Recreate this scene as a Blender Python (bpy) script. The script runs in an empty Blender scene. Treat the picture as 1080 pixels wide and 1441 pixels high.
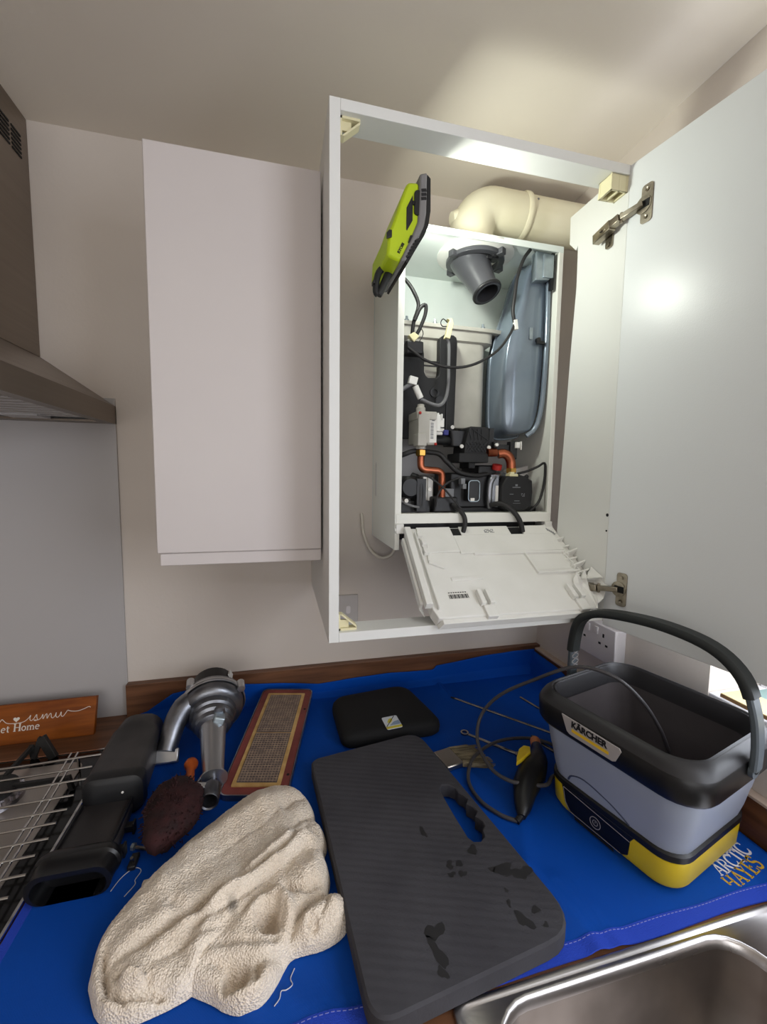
import bpy, bmesh, math, random
import numpy as np
from mathutils import Vector, Matrix

# ---------------------------------------------------------------- camera, light, exposure
SC = bpy.context.scene
COL = SC.collection
cam_d = bpy.data.cameras.new('camera')
cam_d.sensor_fit = 'VERTICAL'
cam_d.sensor_height = 24.0
cam_d.lens = 585.93 / 1441.0 * 24.0
cam_d.clip_start = 0.01
cam = bpy.data.objects.new('camera', cam_d)
COL.objects.link(cam)
YAW, PITCH, ROLL = 0.244718622, -0.0911429875, 0.0128709309
_cy, _sy, _cp, _sp = math.cos(YAW), math.sin(YAW), math.cos(PITCH), math.sin(PITCH)
_f = Vector((_sy * _cp, _cy * _cp, _sp))
_r0 = Vector((_cy, -_sy, 0))
_u0 = _r0.cross(_f)
_r = _r0 * math.cos(ROLL) + _u0 * math.sin(ROLL)
_u = _u0 * math.cos(ROLL) - _r0 * math.sin(ROLL)
cam.matrix_world = Matrix(((_r.x, _u.x, -_f.x, 0), (_r.y, _u.y, -_f.y, 0), (_r.z, _u.z, -_f.z, 1.53), (0, 0, 0, 1)))
SC.camera = cam

world = bpy.data.worlds.new('overcast_sky')
SC.world = world
world.use_nodes = True
world.node_tree.nodes['Background'].inputs['Color'].default_value = (0.80, 0.88, 1.0, 1)
world.node_tree.nodes['Background'].inputs['Strength'].default_value = 1.0

def area_light(name, loc, direction, sx, sy, power, color, spread=180):
    d = bpy.data.lights.new(name, 'AREA')
    d.shape = 'RECTANGLE'; d.size = sx; d.size_y = sy; d.energy = power; d.color = color
    d.spread = math.radians(spread)
    o = bpy.data.objects.new(name, d)
    o.location = loc
    o.rotation_euler = Vector(direction).to_track_quat('-Z', 'Y').to_euler()
    COL.objects.link(o)
    return o

# daylight through the window above the sink, and an added fill light at an unseen opening behind the photographer
area_light('window_daylight', (0.90, -0.20, 1.62), (-1, 0, -0.12), 1.45, 0.92, 24.0, (0.88, 0.92, 1.0))
area_light('rear_fill_light', (-0.45, -2.28, 1.50), (0, 1, 0), 2.0, 1.2, 13.5, (1.0, 0.94, 0.87))

SC.view_settings.view_transform = 'Standard'
SC.view_settings.look = 'None'
SC.view_settings.gamma = 1
SC.view_settings.use_curve_mapping = False
SC.view_settings.exposure = 0.0

random.seed(4)
rng = np.random.default_rng(7)

# ---------------------------------------------------------------- materials
def lin(c):
    c = c / 255.0
    return c / 12.92 if c <= 0.04045 else ((c + 0.055) / 1.055) ** 2.4
def rgb(t):
    return (lin(t[0]), lin(t[1]), lin(t[2]), 1)

def M(name, col, rough=0.5, metal=0.0, col2=None, scale=8.0, detail=4.0, lo=0.35, hi=0.65, bump=0.0, bscale=300.0, spec=0.5,
      stretch=None, emit=0.0, alpha=1.0, trans=0.0, coat=0.0, rough2=None, ior=1.45):
    m = bpy.data.materials.new(name)
    m.use_nodes = True
    nt = m.node_tree; N = nt.nodes; L = nt.links
    b = N['Principled BSDF']
    b.inputs['Base Color'].default_value = rgb(col)
    b.inputs['Roughness'].default_value = rough
    b.inputs['Metallic'].default_value = metal
    b.inputs['Specular IOR Level'].default_value = spec
    b.inputs['IOR'].default_value = ior
    if trans: b.inputs['Transmission Weight'].default_value = trans
    if alpha < 1: b.inputs['Alpha'].default_value = alpha
    if coat: b.inputs['Coat Weight'].default_value = coat
    if emit:
        b.inputs['Emission Color'].default_value = rgb(col); b.inputs['Emission Strength'].default_value = emit
    tc = N.new('ShaderNodeTexCoord')
    vec = tc.outputs['Object']
    if stretch:
        mp = N.new('ShaderNodeMapping'); mp.inputs['Scale'].default_value = stretch
        L.new(vec, mp.inputs['Vector']); vec = mp.outputs['Vector']
    if col2 is not None or rough2 is not None:
        nz = N.new('ShaderNodeTexNoise'); nz.inputs['Scale'].default_value = scale; nz.inputs['Detail'].default_value = detail
        L.new(vec, nz.inputs['Vector'])
        mr = N.new('ShaderNodeMapRange'); mr.inputs['From Min'].default_value = lo; mr.inputs['From Max'].default_value = hi
        L.new(nz.outputs['Fac'], mr.inputs['Value'])
        if col2 is not None:
            mx = N.new('ShaderNodeMix'); mx.data_type = 'RGBA'
            mx.inputs[6].default_value = rgb(col); mx.inputs[7].default_value = rgb(col2)
            L.new(mr.outputs['Result'], mx.inputs[0]); L.new(mx.outputs[2], b.inputs['Base Color'])
        if rough2 is not None:
            m2 = N.new('ShaderNodeMapRange'); m2.inputs['To Min'].default_value = rough; m2.inputs['To Max'].default_value = rough2
            L.new(mr.outputs['Result'], m2.inputs['Value']); L.new(m2.outputs['Result'], b.inputs['Roughness'])
    if bump:
        nb = N.new('ShaderNodeTexNoise'); nb.inputs['Scale'].default_value = bscale; nb.inputs['Detail'].default_value = 3
        L.new(vec, nb.inputs['Vector'])
        bp = N.new('ShaderNodeBump'); bp.inputs['Strength'].default_value = bump; bp.inputs['Distance'].default_value = 0.002
        L.new(nb.outputs['Fac'], bp.inputs['Height']); L.new(bp.outputs['Normal'], b.inputs['Normal'])
    return m

MAT = {}
MAT['wall'] = M('wall_paint', (217, 207, 197), 0.75, col2=(210, 200, 190), scale=2.5, bump=0.15, bscale=120)
MAT['ceiling'] = M('ceiling_paint', (232, 223, 209), 0.8, col2=(226, 216, 202), scale=1.6, bump=0.12, bscale=90)
MAT['floor'] = M('floor_vinyl', (120, 110, 100), 0.5, col2=(95, 88, 80), scale=6)
MAT['splash'] = M('painted_glass_splashback', (184, 180, 178), 0.28, spec=0.4, col2=(178, 174, 173), scale=1.2)
MAT['wood'] = M('oak_laminate', (120, 80, 54), 0.42, col2=(90, 58, 37), scale=5, detail=7, stretch=(1.2, 14, 14), bump=0.1, bscale=40)
MAT['wood_y'] = M('oak_laminate_side', (112, 72, 48), 0.42, col2=(84, 52, 33), scale=5, detail=7, stretch=(14, 1.2, 14), bump=0.1, bscale=40)
MAT['upstand_edge'] = M('pale_sealant', (196, 176, 160), 0.5)
MAT['cab'] = M('white_cabinet_foil', (208, 200, 196), 0.42, col2=(204, 196, 193), scale=3)
MAT['cabdoor'] = M('white_melamine', (224, 227, 228), 0.30, spec=0.45, bump=0.08, bscale=420)
MAT['cabin'] = M('white_melamine_panel', (226, 226, 222), 0.38)
MAT['cream_plastic'] = M('cream_plastic', (222, 214, 176), 0.45)
MAT['steel_dark'] = M('brushed_steel_hood', (138, 127, 116), 0.38, metal=0.9, col2=(134, 123, 113), scale=4, stretch=(1, 1, 30), rough2=0.40)
MAT['steel'] = M('brushed_stainless', (198, 194, 192), 0.27, metal=1.0, col2=(186, 182, 180), scale=6, stretch=(1, 12, 1), rough2=0.34)
MAT['sinkbowl'] = M('satin_stainless', (168, 160, 154), 0.34, metal=1.0, col2=(120, 112, 106), scale=5, rough2=0.48)
MAT['chrome'] = M('chrome_wire', (205, 203, 200), 0.18, metal=1.0)
MAT['nickel'] = M('nickel_hinge', (176, 168, 152), 0.3, metal=1.0, col2=(130, 122, 108), scale=30)
MAT['black'] = M('black_plastic', (26, 26, 28), 0.42, col2=(20, 20, 22), scale=20)
MAT['black_matt'] = M('matt_black_plastic', (24, 24, 26), 0.62, bump=0.1, bscale=500)
MAT['blackgloss'] = M('gloss_black', (17, 17, 19), 0.34)
MAT['dark'] = M('dark_void', (8, 8, 9), 0.7)
MAT['rubber'] = M('black_rubber_cable', (34, 33, 34), 0.5)
MAT['greycable'] = M('grey_cable_sleeve', (116, 116, 118), 0.5)
MAT['white_plastic'] = M('white_plastic', (232, 231, 226), 0.42, col2=(226, 225, 219), scale=12)
MAT['offwhite_case'] = M('boiler_white_enamel', (232, 232, 224), 0.4)
MAT['insul'] = M('boiler_inner_white', (226, 232, 228), 0.5, col2=(216, 224, 220), scale=7)
MAT['greycast'] = M('grey_cast_engine', (186, 183, 174), 0.55, col2=(168, 165, 156), scale=10, bump=0.1, bscale=160)
MAT['vessel'] = M('grey_blue_painted_steel', (128, 140, 152), 0.25, metal=0.35, col2=(112, 124, 138), scale=5, coat=0.3)
MAT['galv'] = M('galvanised_bracket', (170, 182, 188), 0.35, metal=0.7, col2=(140, 150, 158), scale=18)
MAT['copper'] = M('copper_pipe', (176, 104, 76), 0.34, metal=1.0, col2=(126, 68, 48), scale=14)
MAT['brass'] = M('brass_nut', (178, 140, 70), 0.35, metal=1.0)
MAT['alu'] = M('cast_aluminium', (150, 152, 158), 0.34, metal=0.95, col2=(108, 110, 116), scale=16, bump=0.15, bscale=180)
MAT['alu_light'] = M('bright_aluminium', (196, 197, 200), 0.28, metal=0.9)
MAT['turret'] = M('grey_flue_plastic', (70, 70, 74), 0.32, col2=(58, 58, 62), scale=9)
MAT['label'] = M('white_label', (228, 226, 220), 0.5)
MAT['ink'] = M('black_ink', (22, 22, 24), 0.6)
MAT['greyink'] = M('grey_ink', (120, 122, 126), 0.6)
MAT['red'] = M('red_dot', (176, 40, 36), 0.5)
MAT['bluewire'] = M('blue_connector', (40, 44, 120), 0.5)
MAT['creamplug'] = M('cream_connector', (220, 212, 170), 0.5)
MAT['flue'] = M('ivory_flue_plastic', (232, 226, 202), 0.38, col2=(222, 213, 182), scale=5)
MAT['green'] = M('lime_plastic', (186, 208, 24), 0.42, col2=(176, 198, 20), scale=9)
MAT['lampgrey'] = M('grey_lamp_frame', (126, 124, 124), 0.5)
MAT['lens'] = M('lit_lamp_lens', (240, 246, 236), 0.3, emit=6.0)
MAT['sign'] = M('orange_stained_wood', (150, 80, 18), 0.5, spec=0.3, col2=(116, 56, 8), scale=5, detail=6, stretch=(1.5, 12, 12))
MAT['signink'] = M('white_sign_paint', (226, 218, 206), 0.6)
MAT['glassblack'] = M('black_hob_glass', (14, 14, 15), 0.12)
MAT['castiron'] = M('cast_iron', (30, 29, 28), 0.6, bump=0.3, bscale=260)
MAT['burnersilver'] = M('burner_crown_metal', (176, 172, 176), 0.3, metal=1.0)
MAT['foil'] = M('cooktop_steel', (188, 180, 172), 0.34, metal=0.75, col2=(160, 152, 144), scale=7)
MAT['mesh_tan'] = M('tan_burner_fibre', (206, 170, 110), 0.8, col2=(182, 144, 86), scale=40, bump=0.4, bscale=400)
MAT['mesh_dark'] = M('burner_grey_fibre', (104, 92, 86), 0.8, col2=(84, 72, 68), scale=50)
MAT['weave'] = M('burner_weave', (160, 138, 118), 0.8, col2=(126, 108, 98), scale=90)
MAT['maroon'] = M('maroon_burner_frame', (136, 66, 60), 0.55, col2=(106, 48, 45), scale=16)
MAT['bristle'] = M('maroon_bristles', (52, 17, 18), 0.85, col2=(32, 9, 10), scale=60, bump=0.5, bscale=300)
MAT['orangewood'] = M('orange_varnished_wood', (176, 84, 30), 0.3, col2=(140, 60, 18), scale=14, stretch=(8, 1, 8))
MAT['sump'] = M('sooty_black_plastic', (36, 34, 35), 0.42, col2=(62, 57, 56), scale=7, detail=6, lo=0.45, hi=0.8, rough2=0.6)
MAT['sumpgrey'] = M('dusty_grey_black_plastic', (70, 66, 66), 0.5, col2=(48, 46, 46), scale=9)
MAT['foamblack'] = M('black_neoprene', (12, 12, 13), 0.85, bump=0.2, bscale=600)
MAT['stickwhite'] = M('sticker_white', (216, 222, 228), 0.45)
MAT['stickyellow'] = M('sticker_yellow', (214, 200, 70), 0.45)
MAT['stickblue'] = M('sticker_blue_grey', (140, 160, 186), 0.45)
MAT['chromevan'] = M('chrome_vanadium', (172, 168, 164), 0.26, metal=1.0, col2=(128, 124, 120), scale=25)
MAT['ferrule'] = M('tin_ferrule', (176, 170, 160), 0.3, metal=1.0)
MAT['hair'] = M('paintbrush_hair', (150, 138, 110), 0.8, col2=(84, 76, 60), scale=120, stretch=(0.15, 1, 1))
MAT['k_yellow'] = M('yellow_plastic', (224, 194, 24), 0.32, col2=(216, 186, 18), scale=5)
MAT['k_black'] = M('satin_black_plastic', (22, 22, 23), 0.36)
MAT['k_bevel'] = M('charcoal_rim_plastic', (44, 43, 45), 0.42)
MAT['k_tank'] = M('frosted_grey_tank', (168, 176, 192), 0.38, trans=0.15, col2=(161, 169, 186), scale=3, ior=1.3)
MAT['k_inner'] = M('smoky_inner_tank', (80, 75, 76), 0.3, col2=(72, 67, 68), scale=6)
MAT['k_innerblue'] = M('frosted_inner_wall', (140, 148, 170), 0.35)
MAT['k_handle'] = M('slate_handle_plastic', (84, 92, 98), 0.42)
MAT['k_grip'] = M('soft_black_grip', (38, 42, 42), 0.5)
MAT['k_logo'] = M('grey_logo_plate', (168, 162, 160), 0.4)
MAT['k_logoyellow'] = M('logo_yellow_bar', (228, 186, 40), 0.4)
MAT['trigger_yellow'] = M('trigger_yellow', (226, 196, 40), 0.4)
MAT['orange'] = M('orange_nozzle', (214, 132, 74), 0.4)
MAT['k_groove'] = M('tank_groove', (62, 70, 92), 0.5)
MAT['hose'] = M('grey_hose', (68, 66, 68), 0.42)
MAT['matprint_white'] = M('print_white', (214, 214, 224), 0.7)
MAT['matprint_gold'] = M('print_gold', (196, 158, 40), 0.7)
MAT['hem'] = M('blue_hem_webbing', (30, 66, 184), 0.85, bump=0.5, bscale=700)
MAT['stitch'] = M('pale_stitch', (128, 134, 200), 0.8)
MAT['thread'] = M('white_thread', (200, 200, 206), 0.8)
MAT['socket'] = M('socket_white', (228, 222, 222), 0.4)
MAT['fused'] = M('fused_spur_plate', (196, 190, 186), 0.4)
MAT['pcable'] = M('ivory_flex', (214, 206, 192), 0.5)
MAT['cream_board'] = M('cream_board', (226, 208, 160), 0.5, col2=(214, 194, 142), scale=9)
MAT['board_edge'] = M('brown_board_edge', (128, 96, 60), 0.5)
MAT['teal'] = M('teal_card', (132, 158, 154), 0.6)
MAT['upvc'] = M('white_upvc', (232, 230, 232), 0.35)
MAT['glass'] = M('window_glass', (250, 252, 255), 0.02, trans=1.0, ior=1.02)

def weave(m, base, base2, rough, wscale, strength, big=3.0):
    """cloth: two crossed wave bumps plus a slow colour drift"""
    nt = m.node_tree; N = nt.nodes; L = nt.links
    b = N['Principled BSDF']; b.inputs['Roughness'].default_value = rough
    tc = N.new('ShaderNodeTexCoord')
    nz = N.new('ShaderNodeTexNoise'); nz.inputs['Scale'].default_value = big; nz.inputs['Detail'].default_value = 6
    L.new(tc.outputs['Object'], nz.inputs['Vector'])
    mx = N.new('ShaderNodeMix'); mx.data_type = 'RGBA'
    mx.inputs[6].default_value = rgb(base); mx.inputs[7].default_value = rgb(base2)
    L.new(nz.outputs['Fac'], mx.inputs[0]); L.new(mx.outputs[2], b.inputs['Base Color'])
    prev = None
    for d in ('X', 'Y'):
        w = N.new('ShaderNodeTexWave'); w.bands_direction = d; w.inputs['Scale'].default_value = wscale
        w.inputs['Distortion'].default_value = 0.6
        L.new(tc.outputs['Object'], w.inputs['Vector'])
        bp = N.new('ShaderNodeBump'); bp.inputs['Strength'].default_value = strength; bp.inputs['Distance'].default_value = 0.0006
        L.new(w.outputs['Fac'], bp.inputs['Height'])
        if prev: L.new(prev.outputs['Normal'], bp.inputs['Normal'])
        prev = bp
    L.new(prev.outputs['Normal'], b.inputs['Normal'])
    return m
MAT['matblue'] = weave(M('blue_canvas', (6, 76, 184), 0.62, spec=0.2), (0, 70, 170), (0, 84, 190), 0.55, 380, 0.5)

# terry towelling
m = M('beige_terry', (244, 230, 212), 0.95, col2=(232, 215, 194), scale=14, spec=0.1)
N, L = m.node_tree.nodes, m.node_tree.links
vb = N.new('ShaderNodeTexVoronoi'); vb.inputs['Scale'].default_value = 420
tcn = [n for n in N if n.type == 'TEX_COORD'][0]
L.new(tcn.outputs['Object'], vb.inputs['Vector'])
bp = N.new('ShaderNodeBump'); bp.inputs['Strength'].default_value = 0.9; bp.inputs['Distance'].default_value = 0.0024
L.new(vb.outputs['Distance'], bp.inputs['Height']); L.new(bp.outputs['Normal'], N['Principled BSDF'].inputs['Normal'])
N['Principled BSDF'].inputs['Sheen Weight'].default_value = 0.3
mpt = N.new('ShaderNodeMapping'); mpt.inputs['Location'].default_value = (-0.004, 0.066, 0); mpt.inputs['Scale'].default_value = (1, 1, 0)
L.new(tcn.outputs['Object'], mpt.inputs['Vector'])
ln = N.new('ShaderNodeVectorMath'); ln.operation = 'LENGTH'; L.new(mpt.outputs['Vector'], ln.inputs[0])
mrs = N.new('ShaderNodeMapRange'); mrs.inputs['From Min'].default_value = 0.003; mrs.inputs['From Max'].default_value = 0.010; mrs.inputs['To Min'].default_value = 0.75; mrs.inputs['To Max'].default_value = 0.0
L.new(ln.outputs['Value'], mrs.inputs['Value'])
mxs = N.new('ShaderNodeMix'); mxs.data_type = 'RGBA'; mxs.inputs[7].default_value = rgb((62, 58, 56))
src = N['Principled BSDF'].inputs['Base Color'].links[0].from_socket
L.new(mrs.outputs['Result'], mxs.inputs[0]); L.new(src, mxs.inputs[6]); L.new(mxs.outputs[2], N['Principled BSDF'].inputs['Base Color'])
MAT['towel'] = m

# black kneeling foam with faint ribs
m = M('black_foam', (70, 69, 73), 0.88, col2=(61, 60, 64), scale=10, spec=0.25)
N, L = m.node_tree.nodes, m.node_tree.links
tcn = [n for n in N if n.type == 'TEX_COORD'][0]
mp = N.new('ShaderNodeMapping'); mp.inputs['Rotation'].default_value = (0, 0, math.radians(19))
L.new(tcn.outputs['Object'], mp.inputs['Vector'])
wv = N.new('ShaderNodeTexWave'); wv.bands_direction = 'Y'; wv.inputs['Scale'].default_value = 28; wv.inputs['Distortion'].default_value = 0.8
L.new(mp.outputs['Vector'], wv.inputs['Vector'])
bp = N.new('ShaderNodeBump'); bp.inputs['Strength'].default_value = 0.2; bp.inputs['Distance'].default_value = 0.0014
L.new(wv.outputs['Fac'], bp.inputs['Height'])
nb = N.new('ShaderNodeTexNoise'); nb.inputs['Scale'].default_value = 350
L.new(tcn.outputs['Object'], nb.inputs['Vector'])
bp2 = N.new('ShaderNodeBump'); bp2.inputs['Strength'].default_value = 0.4; bp2.inputs['Distance'].default_value = 0.001
L.new(nb.outputs['Fac'], bp2.inputs['Height']); L.new(bp.outputs['Normal'], bp2.inputs['Normal'])
L.new(bp2.outputs['Normal'], N['Principled BSDF'].inputs['Normal'])
MAT['kneel'] = m
MAT['wet'] = M('wet_foam', (34, 33, 35), 0.5)

# ---------------------------------------------------------------- mesh helpers
def V(*a): return Vector(a)

class MB:
    def __init__(s): s.v = []; s.f = []; s.marks = []
    def cut(s):
        """what follows is a separate piece"""
        s.marks.append((len(s.v), len(s.f))); return s
    def add(s, vs, fs):
        k = len(s.v); s.v += [Vector(p) for p in vs]; s.f += [[i + k for i in f] for f in fs]; return s
    def box(s, x0, x1, y0, y1, z0, z1):
        return s.add([(x0,y0,z0),(x1,y0,z0),(x1,y1,z0),(x0,y1,z0),(x0,y0,z1),(x1,y0,z1),(x1,y1,z1),(x0,y1,z1)],
                     [(0,3,2,1),(4,5,6,7),(0,1,5,4),(1,2,6,5),(2,3,7,6),(3,0,4,7)])
    def obox(s, c, u, v, n):
        c, u, v, n = map(Vector, (c, u, v, n))
        p = [c + u*a + v*b + n*d for d in (-1, 1) for a, b in ((-1,-1),(1,-1),(1,1),(-1,1))]
        return s.add(p, [(0,3,2,1),(4,5,6,7),(0,1,5,4),(1,2,6,5),(2,3,7,6),(3,0,4,7)])
    def bar(s, a, b, w, h, up=(0,0,1)):
        """rectangular bar from a to b"""
        a, b = Vector(a), Vector(b); d = (b - a); l = d.length; d.normalize()
        up = Vector(up); side = d.cross(up)
        if side.length < 1e-5: side = d.cross(Vector((1,0,0)))
        side.normalize(); up = side.cross(d)
        return s.obox((a+b)/2, d*(l/2), side*(w/2), up*(h/2))
    def prism(s, pts, o, u, v, n, depth):
        """2D outline pts in frame (o,u,v) extruded along n"""
        o, u, v, n = map(Vector, (o, u, v, n)); k = len(pts)
        a = [o + u*p[0] + v*p[1] for p in pts]; b = [p + n*depth for p in a]
        return s.add(a + b, [list(range(k))[::-1], list(range(k, 2*k))] + [(i, (i+1) % k, k + (i+1) % k, k + i) for i in range(k)])
    def loft(s, rings, cap0=True, cap1=True, closed=True):
        k = len(rings[0]); vs = [p for r in rings for p in r]; fs = []
        for j in range(len(rings) - 1):
            for i in range(k if closed else k - 1):
                fs.append((j*k + i, j*k + (i+1) % k, (j+1)*k + (i+1) % k, (j+1)*k + i))
        if cap0: fs.append(list(range(k))[::-1])
        if cap1: fs.append(list(range((len(rings)-1)*k, len(rings)*k)))
        return s.add(vs, fs)
    def tube(s, path, r, n=10, caps=True, smooth=0, flat=1.0):
        path = [Vector(p) for p in path]
        rad = list(r) if hasattr(r, '__len__') else [r] * len(path)
        if smooth: path, rad = spline(path, smooth, rad)
        rings = []; t0 = (path[1] - path[0]).normalized()
        ref = Vector((0,0,1)) if abs(t0.z) < 0.9 else Vector((1,0,0))
        nrm = (ref - t0 * ref.dot(t0)).normalized()
        for i, p in enumerate(path):
            t = (path[min(i+1, len(path)-1)] - path[max(i-1, 0)])
            t = t.normalized() if t.length > 1e-9 else t0
            nrm = (nrm - t * nrm.dot(t)); nrm.normalize()
            bi = t.cross(nrm)
            rings.append([p + (nrm * math.cos(2*math.pi*k/n) * flat + bi * math.sin(2*math.pi*k/n)) * rad[i] for k in range(n)])
        return s.loft(rings, caps, caps)
    def lathe(s, prof, o, axis, n=24, cap0=True, cap1=True):
        o, ax = Vector(o), Vector(axis).normalized()
        ref = Vector((0,0,1)) if abs(ax.z) < 0.9 else Vector((1,0,0))
        a = (ref - ax*ref.dot(ax)).normalized(); b = ax.cross(a)
        rings = [[o + ax*h + (a*math.cos(2*math.pi*k/n) + b*math.sin(2*math.pi*k/n))*max(r, 1e-5) for k in range(n)] for r, h in prof]
        return s.loft(rings, cap0, cap1)
    def ball(s, c, r, n=12, sc=(1,1,1)):
        c = Vector(c); rings = []
        for j in range(1, n):
            th = math.pi*j/n
            rings.append([c + Vector((math.sin(th)*math.cos(2*math.pi*k/n)*sc[0], math.sin(th)*math.sin(2*math.pi*k/n)*sc[1], -math.cos(th)*sc[2]))*r for k in range(n)])
        return s.loft(rings)

def spline(path, sub, rad=None):
    out, ro = [], []
    P = [path[0]*2 - path[1]] + list(path) + [path[-1]*2 - path[-2]]
    for i in range(1, len(P) - 2):
        p0, p1, p2, p3 = P[i-1], P[i], P[i+1], P[i+2]
        for k in range(sub):
            t = k / sub
            out.append(0.5*((2*p1) + (p2-p0)*t + (2*p0-5*p1+4*p2-p3)*t*t + (3*p1-p0-3*p2+p3)*t**3))
            if rad: ro.append(rad[i-1]*(1-t) + rad[i]*t)
    out.append(path[-1])
    if rad: ro.append(rad[-1])
    return (out, ro) if rad else out

def rrect(hx, hy, r, seg=5):
    pts = []
    for cx, cy, a0 in ((hx-r, hy-r, 0), (-hx+r, hy-r, 90), (-hx+r, -hy+r, 180), (hx-r, -hy+r, 270)):
        for k in range(seg + 1):
            a = math.radians(a0 + 90*k/seg); pts.append((cx + r*math.cos(a), cy + r*math.sin(a)))
    return pts

ROOT = {}
def obj(name, mb, mat, parent=None, smooth=32, bevel=0.0, kind=None, label=None, seg=2, recalc=True):
    if mb.marks:
        ends = mb.marks + [(len(mb.v), len(mb.f))]; v0 = f0 = 0
        for v1, f1 in ends:
            q = MB(); q.v = mb.v[v0:v1]; q.f = [[i - v0 for i in f] for f in mb.f[f0:f1]]
            o = obj(name, q, mat, parent, smooth, bevel, kind, label, seg, recalc); v0, f0 = v1, f1
        return o
    off = ROOT.get(parent.name, Vector()) if parent is not None else Vector()
    me = bpy.data.meshes.new(name)
    me.from_pydata([tuple(p - off) for p in mb.v], [], mb.f)
    bm = bmesh.new(); bm.from_mesh(me)
    bmesh.ops.remove_doubles(bm, verts=bm.verts, dist=1e-6)
    if recalc: bmesh.ops.recalc_face_normals(bm, faces=bm.faces)
    bm.to_mesh(me); bm.free()
    o = bpy.data.objects.new(name, me); COL.objects.link(o)
    if isinstance(mat, (list, tuple)):
        for q in mat: me.materials.append(q)
    else: me.materials.append(mat)
    if smooth:
        me.shade_smooth()
        me.set_sharp_from_angle(angle=math.radians(smooth))
    if bevel:
        b = o.modifiers.new('bevel', 'BEVEL'); b.width = bevel; b.segments = seg; b.limit_method = 'ANGLE'; b.angle_limit = math.radians(40)
        if smooth: b.harden_normals = False
    if parent is not None:
        o.parent = parent; ROOT[o.name] = off
    if kind: o['kind'] = kind
    if label: o['label'] = label
    return o

def thing(name, label, cat, loc, group=None):
    o = bpy.data.objects.new(name, None); COL.objects.link(o)
    o.location = loc; o.empty_display_size = 0.05
    o['label'] = label; o['category'] = cat
    if group: o['group'] = group
    ROOT[o.name] = Vector(loc)
    return o
def tag(o, label, cat, group=None):
    o['label'] = label; o['category'] = cat
    if group: o['group'] = group
    return o

def text_mb(s, size, frame, extrude=0.0004, bold=0.0, align='LEFT', squash=1.0):
    """lettering laid on the frame (origin, right, up, normal)"""
    cu = bpy.data.curves.new('lettering', 'FONT'); cu.body = s; cu.size = size; cu.extrude = extrude; cu.offset = bold; cu.align_x = align
    cu.resolution_u = 3
    to = bpy.data.objects.new('lettering', cu); COL.objects.link(to)
    bpy.context.view_layer.update()
    me = bpy.data.meshes.new_from_object(to.evaluated_get(bpy.context.evaluated_depsgraph_get()))
    o, r, u, n = map(Vector, frame)
    mb = MB(); mb.add([o + r*(v.co.x*squash) + u*v.co.y + n*v.co.z for v in me.vertices], [list(p.vertices) for p in me.polygons])
    bpy.data.objects.remove(to); bpy.data.curves.remove(cu); bpy.data.meshes.remove(me)
    return mb

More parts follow.
